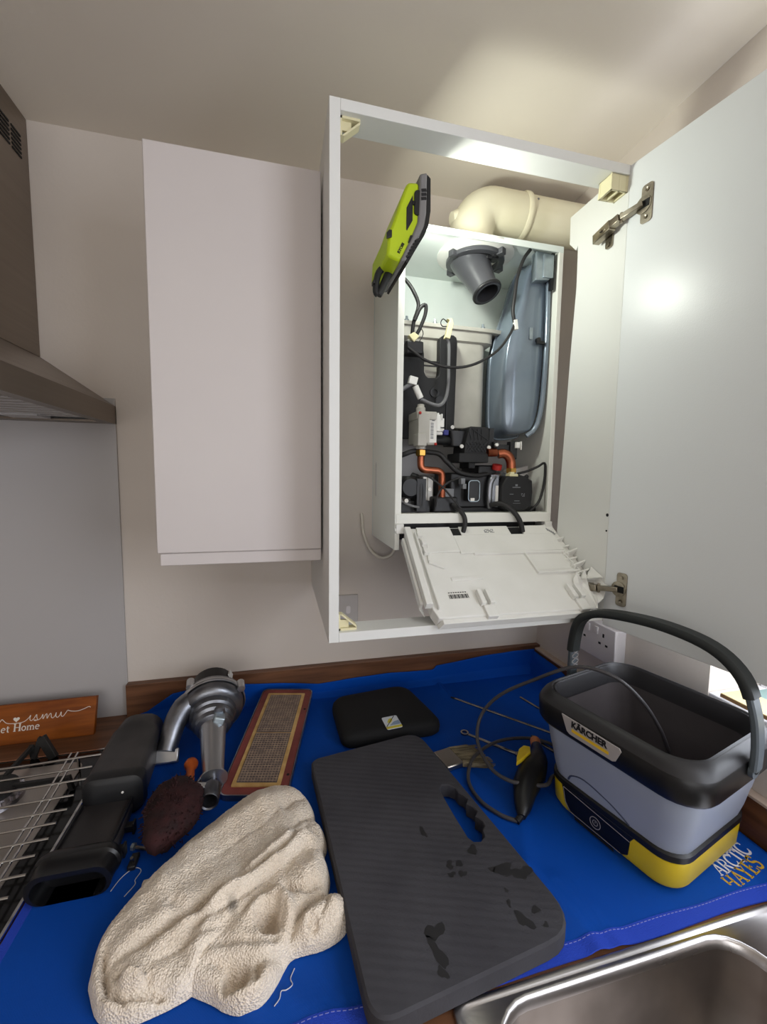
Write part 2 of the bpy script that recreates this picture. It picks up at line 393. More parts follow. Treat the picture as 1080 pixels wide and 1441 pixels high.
# stroke lettering with slab serifs, for the printed words that are set in a serif face (unit height letters)
def arc(cx, cy, rx, ry, a0, a1, n=14):
    return [(cx + rx*math.cos(math.radians(a0 + (a1-a0)*k/n)), cy + ry*math.sin(math.radians(a0 + (a1-a0)*k/n))) for k in range(n+1)]
T_, t_ = 0.17, 0.08
GLYPH = {
 'A': (0.86, [(t_, [(0.1,0.04),(0.42,0.98)]), (T_, [(0.42,0.98),(0.76,0.04)]), (t_, [(0.24,0.34),(0.62,0.34)]), (t_, [(-0.02,0.04),(0.24,0.04)]), (t_, [(0.58,0.04),(0.92,0.04)])]),
 'R': (0.84, [(T_, [(0.16,0.04),(0.16,0.96)]), (t_, [(0.02,0.96),(0.4,0.96)]), (0.12, arc(0.4,0.73,0.24,0.23,90,-90)), (t_, [(0.16,0.5),(0.42,0.5)]), (T_, [(0.42,0.48),(0.74,0.04)]), (t_, [(0.02,0.04),(0.32,0.04)]), (t_, [(0.64,0.04),(0.88,0.04)])]),
 'C': (0.84, [(0.15, arc(0.46,0.5,0.36,0.46,48,312,24)), (t_, [(0.74,0.98),(0.74,0.68)]), (t_, [(0.76,0.3),(0.70,0.14)])]),
 'T': (0.78, [(T_, [(0.39,0.04),(0.39,0.96)]), (0.1, [(0.04,0.95),(0.74,0.95)]), (t_, [(0.05,0.98),(0.05,0.72)]), (t_, [(0.73,0.98),(0.73,0.72)]), (t_, [(0.22,0.04),(0.56,0.04)])]),
 'I': (0.42, [(T_, [(0.2,0.04),(0.2,0.96)]), (t_, [(0.04,0.96),(0.36,0.96)]), (t_, [(0.04,0.04),(0.36,0.04)])]),
 'H': (0.92, [(T_, [(0.16,0.04),(0.16,0.96)]), (T_, [(0.74,0.04),(0.74,0.96)]), (t_, [(0.16,0.5),(0.74,0.5)])] + [(t_, [(x-0.14,y),(x+0.14,y)]) for x in (0.16,0.74) for y in (0.04,0.96)]),
 'Y': (0.82, [(T_, [(0.1,0.96),(0.4,0.5)]), (t_, [(0.7,0.96),(0.4,0.5)]), (T_, [(0.4,0.5),(0.4,0.04)]), (t_, [(0.24,0.04),(0.56,0.04)]), (t_, [(-0.02,0.96),(0.26,0.96)]), (t_, [(0.58,0.96),(0.82,0.96)])]),
 'E': (0.74, [(T_, [(0.16,0.04),(0.16,0.96)]), (t_, [(0.02,0.96),(0.64,0.96)]), (t_, [(0.16,0.5),(0.48,0.5)]), (t_, [(0.02,0.04),(0.66,0.04)]), (t_, [(0.62,0.98),(0.62,0.76)]), (t_, [(0.64,0.02),(0.64,0.26)]), (t_, [(0.46,0.6),(0.46,0.4)])]),
 'S': (0.7, [(0.14, arc(0.34,0.73,0.22,0.21,40,270,12) + arc(0.34,0.28,0.24,0.24,90,-140,14)), (t_, [(0.55,0.98),(0.55,0.74)]), (t_, [(0.12,0.02),(0.12,0.28)])]),
 'e': (0.6, [(0.11, arc(0.28,0.3,0.22,0.27,10,310,18)), (t_, [(0.08,0.33),(0.5,0.33)])]),
 't': (0.44, [(0.14, [(0.18,0.76),(0.18,0.18)] + arc(0.28,0.16,0.1,0.12,180,300,6)), (t_, [(0.02,0.56),(0.38,0.56)])]),
 'o': (0.62, [(0.12, arc(0.3,0.3,0.22,0.27,0,360,20))]),
 'm': (1.0, [(0.14, [(0.14,0.04),(0.14,0.56)]), (0.12, arc(0.31,0.36,0.17,0.2,170,0,8) + [(0.48,0.04)]), (0.12, arc(0.65,0.36,0.17,0.2,170,0,8) + [(0.82,0.04)]), (t_, [(0.02,0.56),(0.16,0.56)])] + [(t_, [(x-0.11,0.04),(x+0.11,0.04)]) for x in (0.14,0.48,0.82)]),
 '0': (0.64, [(0.12, arc(0.3,0.5,0.2,0.44,0,360,20))]),
 '2': (0.64, [(0.12, arc(0.3,0.7,0.2,0.22,160,-30,10) + [(0.1,0.06)]), (0.12, [(0.08,0.06),(0.54,0.06)])]),
 '1': (0.46, [(0.14, [(0.22,0.04),(0.22,0.94)]), (t_, [(0.22,0.92),(0.06,0.78)]), (t_, [(0.06,0.04),(0.4,0.04)])]),
 ' ': (0.4, []),
}
def stroke_mb(mb, pts, w, frame, th):
    o, r, u, n = map(Vector, frame)
    k = len(pts); L_, R_ = [], []
    for i in range(k):
        ax, ay = pts[max(i-1, 0)]; bx, by = pts[min(i+1, k-1)]
        dx, dy = bx-ax, by-ay; l = math.hypot(dx, dy) or 1
        nx, ny = -dy/l*w/2, dx/l*w/2
        L_.append((pts[i][0]+nx, pts[i][1]+ny)); R_.append((pts[i][0]-nx, pts[i][1]-ny))
    top = [o + r*p[0] + u*p[1] + n*th for p in L_ + R_]
    bot = [o + r*p[0] + u*p[1] for p in L_ + R_]
    fs = []
    for i in range(k-1):
        fs += [(i, i+1, k+i+1, k+i), (2*k+i, 3*k+i, 3*k+i+1, 2*k+i+1), (i, 2*k+i, 2*k+i+1, i+1), (k+i, k+i+1, 3*k+i+1, 3*k+i)]
    fs += [(0, k, 3*k, 2*k), (k-1, 3*k-1, 4*k-1, 2*k-1)]
    mb.add(top + bot, fs)
def serif_mb(s, size, frame, th=0.0004, bow=0.0, track=1.0, grow=0.0):
    """serif words; bow lifts the ends so the line is arched, grow makes later letters bigger"""
    o, r, u, n = map(Vector, frame); mb = MB()
    tot = sum(GLYPH[c][0] for c in s) * track; x = 0.0
    for c in s:
        adv, strokes = GLYPH[c]
        t = (x + adv/2) / tot * 2 - 1
        sz = size * (1 + grow*t)
        oo = o + r*(x*size) + u*(bow*size*t*t)
        sl = bow*2*t*2/tot
        rr = (r + u*sl).normalized(); uu = (u - r*sl).normalized()
        for w, pts in strokes: stroke_mb(mb, [(px*sz, py*sz) for px, py in pts], w*sz, (oo, rr, uu, n), th)
        x += adv*track
    return mb
# ---------------------------------------------------------------- the room
YB, XR, ZC, ZT = 1.137, 0.797, 2.285, 0.913         # back wall, right wall, ceiling, worktop
XL, YF = -2.2, -2.3
WY0, WY1, WZ0, WZ1 = -0.95, 0.592, 1.112, 2.12      # window opening in the right wall

obj('floor', MB().box(XL, XR, YF, YB, -0.05, 0), MAT['floor'], kind='structure', smooth=0)
obj('ceiling', MB().box(XL-0.1, XR+0.2, YF-0.1, YB+0.1, ZC, ZC+0.05), MAT['ceiling'], kind='structure', smooth=0)
obj('wall_back', MB().box(XL-0.1, XR+0.2, YB, YB+0.1, 0, ZC), MAT['wall'], kind='structure', smooth=0)
w = MB()
w.box(XR, XR+0.2, WY1, YB, 0, ZC).box(XR, XR+0.2, YF, WY0, 0, ZC).box(XR, XR+0.2, WY0, WY1, 0, WZ0).box(XR, XR+0.2, WY0, WY1, WZ1, ZC)
obj('wall_right', w, MAT['wall'], kind='structure', smooth=0)
obj('wall_left', MB().box(XL-0.1, XL, YF, YB, 0, ZC), MAT['wall'], kind='structure', smooth=0)
w = MB()
w.box(XL, -1.5, YF-0.1, YF, 0, ZC).box(0.6, XR, YF-0.1, YF, 0, ZC).box(-1.5, 0.6, YF-0.1, YF, 0, 0.85).box(-1.5, 0.6, YF-0.1, YF, 2.15, ZC)
obj('wall_front', w, MAT['wall'], kind='structure', smooth=0)

win = thing('window_1', 'white window beside the sink', 'window', (XR+0.12, (WY0+WY1)/2, WZ0))
del win['category']; win['kind'] = 'structure'
fr = MB()
x0, x1 = XR+0.13, XR+0.18
fr.box(x0, x1, WY0, WY0+0.05, WZ0, WZ1).box(x0, x1, WY1-0.05, WY1, WZ0, WZ1).box(x0, x1, WY0+0.05, WY1-0.05, WZ0, WZ0+0.05).box(x0, x1, WY0+0.05, WY1-0.05, WZ1-0.05, WZ1)
fr.box(x0, x1, -0.20, -0.14, WZ0+0.05, WZ1-0.05)
obj('window_frame', fr, MAT['upvc'], win, kind='structure', bevel=0.004)
obj('window_pane', MB().box(XR+0.15, XR+0.156, WY0+0.05, -0.20, WZ0+0.05, WZ1-0.05), MAT['glass'], win, smooth=0)
obj('window_pane', MB().box(XR+0.15, XR+0.156, -0.14, WY1-0.05, WZ0+0.05, WZ1-0.05), MAT['glass'], win, smooth=0)
obj('window_sill', MB().box(XR+0.001, XR+0.13, WY0, WY1, WZ0, WZ0+0.008), MAT['upvc'], win, bevel=0.002)

obj('trim_1', MB().box(-0.378, XR, 1.117, YB, ZT, 0.997), MAT['wood'], kind='structure', smooth=0, bevel=0.0012)
obj('trim_2', MB().box(0.777, XR, -1.0, 1.117, ZT, 0.985), MAT['wood_y'], kind='structure', smooth=0, bevel=0.0012)
obj('trim_3', MB().box(0.7775, XR, -1.0, 1.117, 0.985, 0.9905), MAT['upstand_edge'], kind='structure', smooth=0, bevel=0.001)

wt = MB()
ZB = ZT - 0.038
wt.box(-1.7, XR, 0.392, YB, ZB, ZT).box(-1.7, 0.20, 0.31, 0.392, ZB, ZT).box(0.16, 0.20, -1.0, 0.31, ZB, ZT)
wt.box(0.685, XR, -1.0, 0.392, ZB, ZT).box(0.20, 0.685, -1.0, -0.46, ZB, ZT)
tag(obj('worktop', wt, MAT['wood'], smooth=0), 'brown oak-effect kitchen worktop running along the wall and round the corner', 'worktop')

sp = obj('splashback', MB().box(-1.6, -0.378, 1.131, YB, ZT, 1.70), MAT['splash'], smooth=0, bevel=0.0008)
tag(sp, 'pale grey glass splashback on the wall under the extractor hood', 'splashback')

# ---------------------------------------------------------------- extractor hood
hood = thing('extractor_hood', 'dark brushed steel chimney extractor hood at the left edge', 'extractor hood', (-0.68, YB, 1.64))
obj('chimney', MB().box(-0.836, -0.526, 0.86, YB, 1.784, ZC), MAT['steel_dark'], hood, bevel=0.002)
sl = MB()
for gy in (1.052, 1.092):
    for k in range(6):
        zz = 2.186 + k*0.0085
        sl.box(-0.5265, -0.5245, gy-0.016, gy+0.016, zz, zz+0.004)
obj('vent_slots', sl, MAT['dark'], hood, smooth=0, label='black slots near the top of the chimney')
cx0, cx1, cy0 = -0.978, -0.378, 0.69
pts = [(cx0, cy0), (cx1, cy0), (cx1, YB), (cx0, YB)]
top = [(-0.836, 0.86), (-0.526, 0.86), (-0.526, YB), (-0.836, YB)]
can = MB().loft([[V(x, y, 1.682) for x, y in pts], [V(x, y, 1.784) for x, y in top]], True, True)
obj('canopy', can, MAT['steel_dark'], hood, smooth=20)
rim = MB()
rim.box(cx1-0.002, cx1, cy0, YB, 1.640, 1.682).box(cx0, cx0+0.002, cy0, YB, 1.640, 1.682).box(cx0, cx1, cy0, cy0+0.002, 1.640, 1.682)
rim.box(cx1-0.022, cx1-0.002, cy0+0.002, YB, 1.640, 1.644).box(cx0+0.002, cx0+0.022, cy0+0.002, YB, 1.640, 1.644)
rim.box(cx0+0.022, cx1-0.022, cy0+0.002, cy0+0.05, 1.640, 1.644).box(cx0+0.022, cx1-0.022, 1.09, YB, 1.640, 1.644)
obj('rim', rim, MAT['steel_dark'], hood, smooth=0)
for k in range(2):
    fx = -0.955 + k*0.28
    flt = MB().box(fx, fx+0.275, 0.745, 1.088, 1.648, 1.656)
    for j in range(9):
        flt.box(fx+0.02, fx+0.255, 0.765+j*0.035, 0.78+j*0.035, 1.645, 1.648)
    obj('filter_panel', flt, MAT['steel'], hood, smooth=0)
obj('hood_lamp', MB().box(-0.56, -0.49, 1.03, 1.085, 1.6415, 1.6475), MAT['splash'], hood, smooth=0, label='unlit pale lamp panel in the underside')

# ---------------------------------------------------------------- narrow wall cabinet
wc = thing('wall_cabinet', 'closed narrow white wall cabinet left of the open boiler cabinet', 'cabinet', (-0.07, 0.98, 1.357))
obj('carcass', MB().box(-0.213, 0.074, 0.837, YB, 1.362, 2.075), MAT['cabin'], wc, bevel=0.001)
d = obj('cabinet_door', MB().box(-0.2165, 0.0785, 0.817, 0.836, 1.381, 2.078), MAT['cab'], wc, bevel=0.002)
obj('handle_rail', MB().box(-0.2125, 0.0785, 0.8205, 0.836, 1.3575, 1.3805), MAT['cab'], d, bevel=0.0015)

# ---------------------------------------------------------------- boiler cabinet
bc = thing('boiler_cabinet', 'tall open white cabinet around the boiler with its door swung wide', 'cabinet', (0.37, 0.72, 1.228))
obj('side_panel', MB().box(0.082, 0.100, 0.7185, YB, 1.228, 2.127), MAT['cabin'], bc, bevel=0.0008)
sp2 = [(0.7185, 1.228), (0.886, 1.228), (0.881, 1.417), (0.874, 1.60), (0.866, 1.80), (0.857, 1.960), (0.859, 2.050), (0.866, 2.043), (0.880, 2.058), (0.888, 2.066), (0.890, 2.127), (0.7185, 2.127)]   # the back is roughly sawn off
obj('side_panel', MB().prism(sp2, (0.660, 0, 0), (0, 1, 0), (0, 0, 1), (1, 0, 0), 0.018), MAT['cabin'], bc, bevel=0.0008)
obj('top_rail', MB().box(0.1, 0.66, 0.7185, 0.768, 2.109, 2.127), MAT['cabin'], bc, bevel=0.0008)
obj('bottom_rail', MB().box(0.1, 0.66, 0.7185, 0.770, 1.228, 1.246), MAT['cabin'], bc, bevel=0.0008)
def block(x, z, sx, sz):
    b = MB()
    b.box(x, x+sx*0.034, 0.728, 0.744, z, z+sz*0.004).box(x, x+sx*0.004, 0.728, 0.744, z, z+sz*0.03)
    b.prism([(0.034*sx, 0.004*sz), (0.034*sx, 0.008*sz), (0.008*sx, 0.03*sz), (0.004*sx, 0.03*sz)], (x, 0.728, z), (1,0,0), (0,0,1), (0,1,0), 0.016)
    b.box(x+sx*0.004, x+sx*0.02, 0.734, 0.738, z+sz*0.004, z+sz*0.018)
    obj('corner_block', b, MAT['cream_plastic'], bc, smooth=0, label='cream plastic joining block in the corner')
block(0.100, 2.109, 1, -1); block(0.100, 1.246, 1, 1)
# the block under the right end of the top rail, with two pockets
b = MB()
b.box(0.622, 0.626, 0.722, 0.756, 2.079, 2.109).box(0.656, 0.660, 0.722, 0.756, 2.079, 2.109).box(0.639, 0.643, 0.722, 0.756, 2.079, 2.109)
b.box(0.622, 0.660, 0.752, 0.756, 2.079, 2.109).box(0.622, 0.660, 0.722, 0.726, 2.079, 2.109)
obj('corner_block', b, MAT['cream_plastic'], bc, smooth=0, bevel=0.0008, label='cream pocketed block under the top rail')
ho = MB()
for z, r in ((1.451, 0.0035), (1.418, 0.002)):
    if z < 1.44: ho.cut()
    ho.lathe([(r, 0), (r, 0.0006)], (0.6600, 0.7225, z), (-1, 0, 0), 12)
obj('drilled_hole', ho, MAT['dark'], bc, smooth=0)

TH = math.radians(9.6)
dd = V(math.sin(TH), -math.cos(TH), 0); dn = V(-math.cos(TH), -math.sin(TH), 0)     # along the door, out of its inner face
H0 = V(0.6625, 0.7035, 0)
door = MB().obox(H0 + dd*0.285 - dn*0.0095 + V(0,0,1.6725), dd*0.300, dn*0.0095, (0,0,0.4535))
dr = obj('cabinet_door', door, MAT['cabdoor'], bc, bevel=0.0012, label='white door standing wide open, inner face in view')
def hinge(z, reach):
    h = MB()
    c = H0 + dd*0.024 + V(0,0,z)
    pl = rrect(0.011, 0.034, 0.006, 4)
    h.prism(pl, c - dn*0.0002, dd, (0,0,1), dn, 0.0022)                              # wing plate
    obj('hinge_plate', h, MAT['nickel'], dr, smooth=30)
    q = MB().lathe([(0.0155, 0), (0.0155, 0.0030), (0.012, 0.0032)], c - dd*0.006, dn, 22)
    q.lathe([(0.0035, 0), (0.0035, 0.0034), (0.0015, 0.0026)], c + V(0,0,0.024), dn, 10).lathe([(0.0035, 0), (0.0035, 0.0034), (0.0015, 0.0026)], c - V(0,0,0.024), dn, 10)
    obj('hinge_cup', q, MAT['nickel'], dr, smooth=30)
    obj('hinge_cup_recess', MB().obox(c - dd*0.004 + dn*0.0033, dd*0.010, (0,0,0.0065), dn*0.0008), MAT['dark'], dr, smooth=0)
    a0 = c - dd*0.004 + dn*0.004
    a1 = V(0.648, 0.7210, z-0.006); a2 = V(0.6435, 0.742, z-0.010); a3 = V(0.646, 0.742 + reach, z-0.006-0.1*reach*2)
    k = MB().bar(a0, a1, 0.013, 0.010, (0,0,1)); k.bar(a1 + V(-0.002,0,0), a2, 0.014, 0.014, (0,0,1))
    k.lathe([(0.003, -0.010), (0.003, 0.010)], a1, (0,0,1), 10)
    obj('hinge_link', k, MAT['nickel'], dr, bevel=0.001)
    m_ = MB().bar(a2 - V(0,0.004,0), a3, 0.016, 0.019, (0,0,1)); m_.bar(a2 + V(-0.005,0.006,0.0), a3 + V(-0.005,-0.01,0), 0.006, 0.010, (0,0,1))
    m_.lathe([(0.003, 0), (0.003, 0.004), (0.001, 0.0042)], a2*0.6 + a3*0.4 + V(-0.008,0,0), (-1,0,0), 10)
    obj('hinge_arm', m_, MAT['nickel'], dr, bevel=0.0015)
    w_ = MB().prism(rrect(0.009, 0.027, 0.005, 4), (0.6594, 0.760, z-0.014), (0,1,0), (0,0,1), (-1,0,0), 0.0035)
    w_.lathe([(0.004, 0), (0.004, 0.002)], (0.6560, 0.760, z-0.034), (-1,0,0), 10)
    obj('mounting_plate', w_, MAT['nickel'], dr, smooth=30)
hinge(2.036, 0.044); hinge(1.304, 0.020)
# ---------------------------------------------------------------- boiler
BX0, BX1, BY0, BY1, BZ0, BZ1 = 0.251, 0.653, 0.900, 1.137, 1.358, 2.066
bo = thing('gas_boiler', 'white wall-hung gas boiler, cover off, inside the open cabinet', 'boiler', (0.452, 1.137, BZ0))
EN = MAT['offwhite_case']
obj('back_plate', MB().box(BX0, BX1, 1.128, BY1, BZ0, BZ1), MAT['insul'], bo, smooth=0)
obj('side_panel', MB().box(BX0, BX0+0.0025, BY0, 1.128, BZ0, BZ1).box(BX0, 0.2655, BY0-0.0015, BY0+0.0015, 1.415, BZ1).box(BX0, 0.262, BY0-0.0015, BY0+0.0015, BZ0, 1.415), EN, bo, smooth=0, bevel=0.0006)
obj('side_panel', MB().box(BX1-0.0025, BX1, BY0, 1.128, 1.40, BZ1).box(0.6415, BX1, BY0-0.0015, BY0+0.0015, 1.40, BZ1), EN, bo, smooth=0, bevel=0.0006)
obj('top_panel', MB().box(BX0, BX1, BY0, 1.128, BZ1-0.003, BZ1).box(BX0, BX1, BY0-0.002, BY0+0.001, BZ1-0.014, BZ1), MAT['insul'], bo, smooth=0, bevel=0.0006)
obj('sump_bar', MB().box(0.2535, 0.6505, 0.897, 0.925, 1.418, 1.441), EN, bo, smooth=0, bevel=0.0015)
g = MB().box(0.2535, 0.36, 0.93, 1.128, 1.372, 1.376)
obj('bottom_panel', MB().box(0.2535, 0.6505, 0.93, 1.128, 1.385, 1.389), MAT['black_matt'], bo, smooth=0)
# hinge lugs under the bar
hl = MB()
for x in (0.262, 0.645):
    if x > 0.5: hl.cut()
    hl.box(x-0.009, x+0.009, 0.893, 0.912, 1.396, 1.418).lathe([(0.006,-0.012),(0.006,0.012)], (x, 0.9, 1.404), (1,0,0), 12)
obj('hinge_lug', hl, MAT['white_plastic'], bo, bevel=0.001)
# feet of the side panel below the flap
obj('cable_gland', MB().lathe([(0.012,0),(0.012,0.02),(0.009,0.024)], (0.305, 1.03, 1.386), (0,0,-1), 14), MAT['black'], bo)
# pale liner low on the back and the shallow pressing in it
obj('liner_panel', MB().box(0.2535, 0.6505, 1.095, 1.099, 1.389, 1.66).prism(rrect(0.05,0.055,0.014,4), (0.30,1.095,1.515), (1,0,0),(0,0,1),(0,-1,0), 0.004), MAT['splash'], bo, smooth=30)

# heat engine
he = MB()
he.loft([[V(x*1.0+0.405, y*1.0+1.055, z) for x, y in rrect(0.110, 0.058, 0.022, 5)] for z in (1.648, 1.862)])
obj('heat_exchanger', he, MAT['greycast'], bo, smooth=40, bevel=0.002)
obj('exchanger_collar', MB().loft([[V(x+0.405, y+1.055, z) for x, y in rrect(0.128+e, 0.064+e, 0.022, 5)] for z, e in ((1.855,-0.012),(1.862,0),(1.886,0))]), MAT['greycast'], bo, smooth=40)
obj('exchanger_flange', MB().prism([(-0.150,-0.075),(0.118,-0.075),(0.165,-0.066),(0.165,-0.03),(0.15,0.06),(-0.150,0.06)], (0.405,1.060,1.886), (1,0,0),(0,1,0),(0,0,1), 0.010), MAT['greycast'], bo, smooth=0, bevel=0.002)
st = MB()
for x in (0.30, 0.372, 0.50):
    if x > 0.3: st.cut()
    st.lathe([(0.006,0),(0.006,0.004),(0.003,0.004),(0.003,0.012)], (x, 0.995, 1.896), (0,0,1), 8)
obj('flange_stud', st, MAT['galv'], bo)
# black front cover with window
bp = [(0.276,1.843),(0.332,1.846),(0.338,1.817),(0.339,1.775),(0.344,1.766),(0.350,1.762),(0.369,1.763),(0.376,1.768),(0.378,1.778),(0.377,1.853),(0.380,1.860),(0.388,1.866),(0.412,1.867),(0.420,1.862),(0.423,1.852),(0.420,1.619),(0.276,1.615)]
obj('sump_cover', MB().prism(bp, (0,0.972,0), (1,0,0),(0,0,1),(0,1,0), 0.022), MAT['black_matt'], bo, smooth=30, bevel=0.002)
rb = MB()
rb.box(0.336, 0.379, 0.976, 0.980, 1.800, 1.803).box(0.336, 0.379, 0.976, 0.980, 1.790, 1.793).lathe([(0.012,0),(0.012,0.004),(0.007,0.004),(0.007,0.001)], (0.366,0.972,1.728), (0,-1,0), 16).lathe([(0.012,0),(0.012,0.003),(0.009,0.003)], (0.380,0.972,1.708), (0,-1,0), 16)
rb.box(0.3965, 0.3985, 0.968, 0.974, 1.63, 1.85).box(0.286, 0.288, 0.968, 0.974, 1.63, 1.83)
obj('cover_rib', rb, MAT['black'], bo, smooth=30)

# gas valve
gv = MB()
gv.box(0.303, 0.330, 0.900, 0.975, 1.600, 1.668).box(0.329, 0.352, 0.912, 0.975, 1.598, 1.672).box(0.301, 0.348, 0.905, 0.97, 1.654, 1.672)
gv.box(0.301, 0.322, 0.895, 0.93, 1.594, 1.622).lathe([(0.011,0),(0.011,0.012),(0.008,0.014),(0.008,0.02)], (0.316,0.925,1.670), (0,0,1), 16).lathe([(0.012,0),(0.012,0.01)], (0.318,0.925,1.598), (0,0,-1), 6)
obj('gas_valve', gv, MAT['greycast'], bo, smooth=30, bevel=0.0015)
lb = MB().box(0.3285, 0.3505, 0.9105, 0.9118, 1.603, 1.663)
lo_ = obj('valve_label', lb, MAT['label'], bo, smooth=0)
bars = MB()
for k in range(13): bars.box(0.336, 0.343, 0.9100, 0.9105, 1.612+k*0.0028, 1.6132+k*0.0028 + (0.0006 if k % 3 == 0 else 0))
bars.box(0.339, 0.345, 0.9100, 0.9105, 1.652, 1.658)
obj('barcode', bars, MAT['greyink'], lo_, smooth=0)
vc = MB()
vc.box(0.352, 0.362, 0.915, 0.955, 1.630, 1.668).box(0.362, 0.372, 0.918, 0.95, 1.640, 1.660).box(0.355, 0.359, 0.918, 0.93, 1.66, 1.672).box(0.364, 0.368, 0.918, 0.93, 1.655, 1.670).lathe([(0.004,0),(0.004,0.022)], (0.352,0.925,1.634), (1,0,0), 10).lathe([(0.004,0),(0.004,0.018)], (0.352,0.925,1.626), (1,0,0), 10)
obj('solenoid_plug', vc, MAT['white_plastic'], bo, bevel=0.001)
obj('blue_plug', MB().box(0.372, 0.384, 0.918, 0.936, 1.622, 1.634), MAT['bluewire'], bo, bevel=0.0015, label='dark blue wiring plug')
obj('gas_hose', MB().tube([(0.350,0.945,1.612),(0.378,0.945,1.612),(0.40,0.96,1.612)], 0.011, 12), MAT['black'], bo)
rd = MB()
for x, z in ((0.306, 1.667), (0.349, 1.600)):
    if x > 0.32: rd.cut()
    rd.ball((x, 0.8985 if x < 0.32 else 0.911, z), 0.0035, 8)
obj('seal_paint', rd, MAT['red'], bo, label='dab of red sealing paint')

# copper
obj('gas_pipe', MB().tube([(0.319,0.925,1.588),(0.319,0.925,1.555),(0.322,0.925,1.545),(0.330,0.925,1.541),(0.358,0.925,1.539),(0.367,0.925,1.536),(0.372,0.925,1.528),(0.373,0.925,1.50),(0.3745,0.925,1.452)], 0.0085, 14, smooth=4), MAT['copper'], bo, smooth=60)
obj('brass_nut', MB().lathe([(0.0125,0),(0.0125,0.012),(0.010,0.014)], (0.319,0.925,1.586), (0,0,-1), 6), MAT['brass'], bo)
obj('flow_pipe', MB().tube([(0.488,0.93,1.585),(0.515,0.935,1.586)], 0.0105, 14).cut().tube([(0.522,0.935,1.582),(0.534,0.932,1.584),(0.547,0.93,1.578),(0.555,0.93,1.564),(0.557,0.93,1.545)], 0.0115, 14, smooth=4), MAT['copper'], bo, smooth=60)
obj('brass_nut', MB().lathe([(0.0135,0),(0.0135,0.010),(0.011,0.012)], (0.557,0.93,1.548), (0,0,-1), 6), MAT['brass'], bo)
cp = MB()
cp.box(0.545,0.568,0.915,0.935,1.528,1.534).box(0.550,0.574,0.915,0.935,1.521,1.526).box(0.547,0.558,0.915,0.935,1.533,1.539)
obj('sensor_clip', cp, MAT['creamplug'], bo, bevel=0.001)
obj('red_washer', MB().lathe([(0.012,0),(0.012,0.012)], (0.525,0.945,1.545), (0,-0.3,1), 14), MAT['red'], bo, label='red plastic collar')

# condensate trap with diamond ribbing
tr = MB()
tr.prism([(0.432,1.605),(0.441,1.642),(0.446,1.646),(0.490,1.646),(0.494,1.640),(0.497,1.580),(0.430,1.580)], (0,0.93,0), (1,0,0),(0,0,1),(0,1,0), 0.07)
tr.box(0.415, 0.492, 0.925, 1.0, 1.560, 1.582).box(0.445, 0.462, 0.935, 0.99, 1.546, 1.561)
obj('condensate_trap', tr, MAT['black_matt'], bo, smooth=0, bevel=0.002)
la = MB()
for k in range(-3, 9):
    a = 0.434 + k*0.0085
    for s in (1, -1):
        p = V(a, 0.9285, 1.586) if s == 1 else V(a+0.018, 0.9285, 1.586); q = V(a+0.018, 0.9285, 1.609) if s == 1 else V(a, 0.9285, 1.609)
        if min(p.x, q.x) > 0.432 and max(p.x, q.x) < 0.497: la.bar(p, q, 0.0016, 0.002, (0,1,0))
for k in range(4): la.bar((0.447+k*0.009,0.9285,1.614),(0.440+k*0.011,0.9285,1.640),0.0014,0.002,(0,1,0))
la.bar((0.448,0.9285,1.640),(0.490,0.9285,1.615),0.0014,0.002,(0,1,0))
obj('trap_rib', la, MAT['black'], bo, smooth=0)
tc_ = MB().loft([[V(x+0.425, y+0.975, z) for x, y in rrect(0.026+e, 0.03, 0.01, 4)] for z, e in ((1.60,-0.004),(1.628,0.0),(1.636,0.004))])
tc_.cut().box(0.500, 0.512, 0.94, 0.96, 1.585, 1.645)
obj('sump_outlet', tc_, MAT['black'], bo, smooth=40)
for x, z, y in ((0.4225, 1.598, 0.930), (0.493, 1.597, 0.9285), (0.408, 1.645, 0.955), (0.3345, 1.496, 0.905), (0.279, 1.470, 0.905)):
    obj('screw', MB().lathe([(0.0048,0),(0.0045,0.0025),(0.002,0.0028),(0.0018,0.0012)], (x,y,z), (0,-1,0), 12), MAT['label'], bo)
vb_ = MB()
vb_.box(0.513,0.553,0.935,0.965,1.586,1.606).box(0.553,0.572,0.93,0.95,1.570,1.614).box(0.507,0.516,0.928,0.94,1.596,1.612)
obj('valve_body', vb_, MAT['black'], bo, bevel=0.002)
vk = MB().box(0.5645,0.575,0.924,0.930,1.598,1.612).cut().box(0.5775,0.580,0.924,0.930,1.594,1.614).cut().lathe([(0.004,0),(0.004,0.006)], (0.512,0.928,1.604), (0,-1,0), 10)
obj('white_clip', vk, MAT['white_plastic'], bo)

# hydroblock and pump
hb = MB()
hb.box(0.262, 0.64, 0.94, 1.09, 1.389, 1.452).box(0.35, 0.41, 0.915, 0.98, 1.441, 1.478).box(0.40, 0.50, 0.94, 1.05, 1.45, 1.535).box(0.478, 0.53, 0.95, 1.05, 1.52, 1.555)
obj('hydroblock', hb, MAT['black'], bo, bevel=0.004)
sg = MB()
sg.lathe([(0.026,0),(0.026,0.05),(0.020,0.056)], (0.292,0.968,1.500), (0,-1,0), 20).box(0.306,0.328,0.91,0.96,1.445,1.52).tube([(0.316,0.92,1.455),(0.316,0.92,1.505),(0.312,0.925,1.518),(0.300,0.935,1.524)], 0.011, 12, smooth=3)
sg.box(0.268,0.345,0.93,0.96,1.441,1.468)
obj('pressure_block', sg, MAT['black'], bo, smooth=40, bevel=0.001)
obj('white_bracket', MB().box(0.327,0.337,0.93,0.97,1.475,1.528).box(0.3385,0.352,0.95,0.96,1.462,1.525).box(0.345,0.358,0.945,0.952,1.45,1.523), MAT['white_plastic'], bo, bevel=0.001)
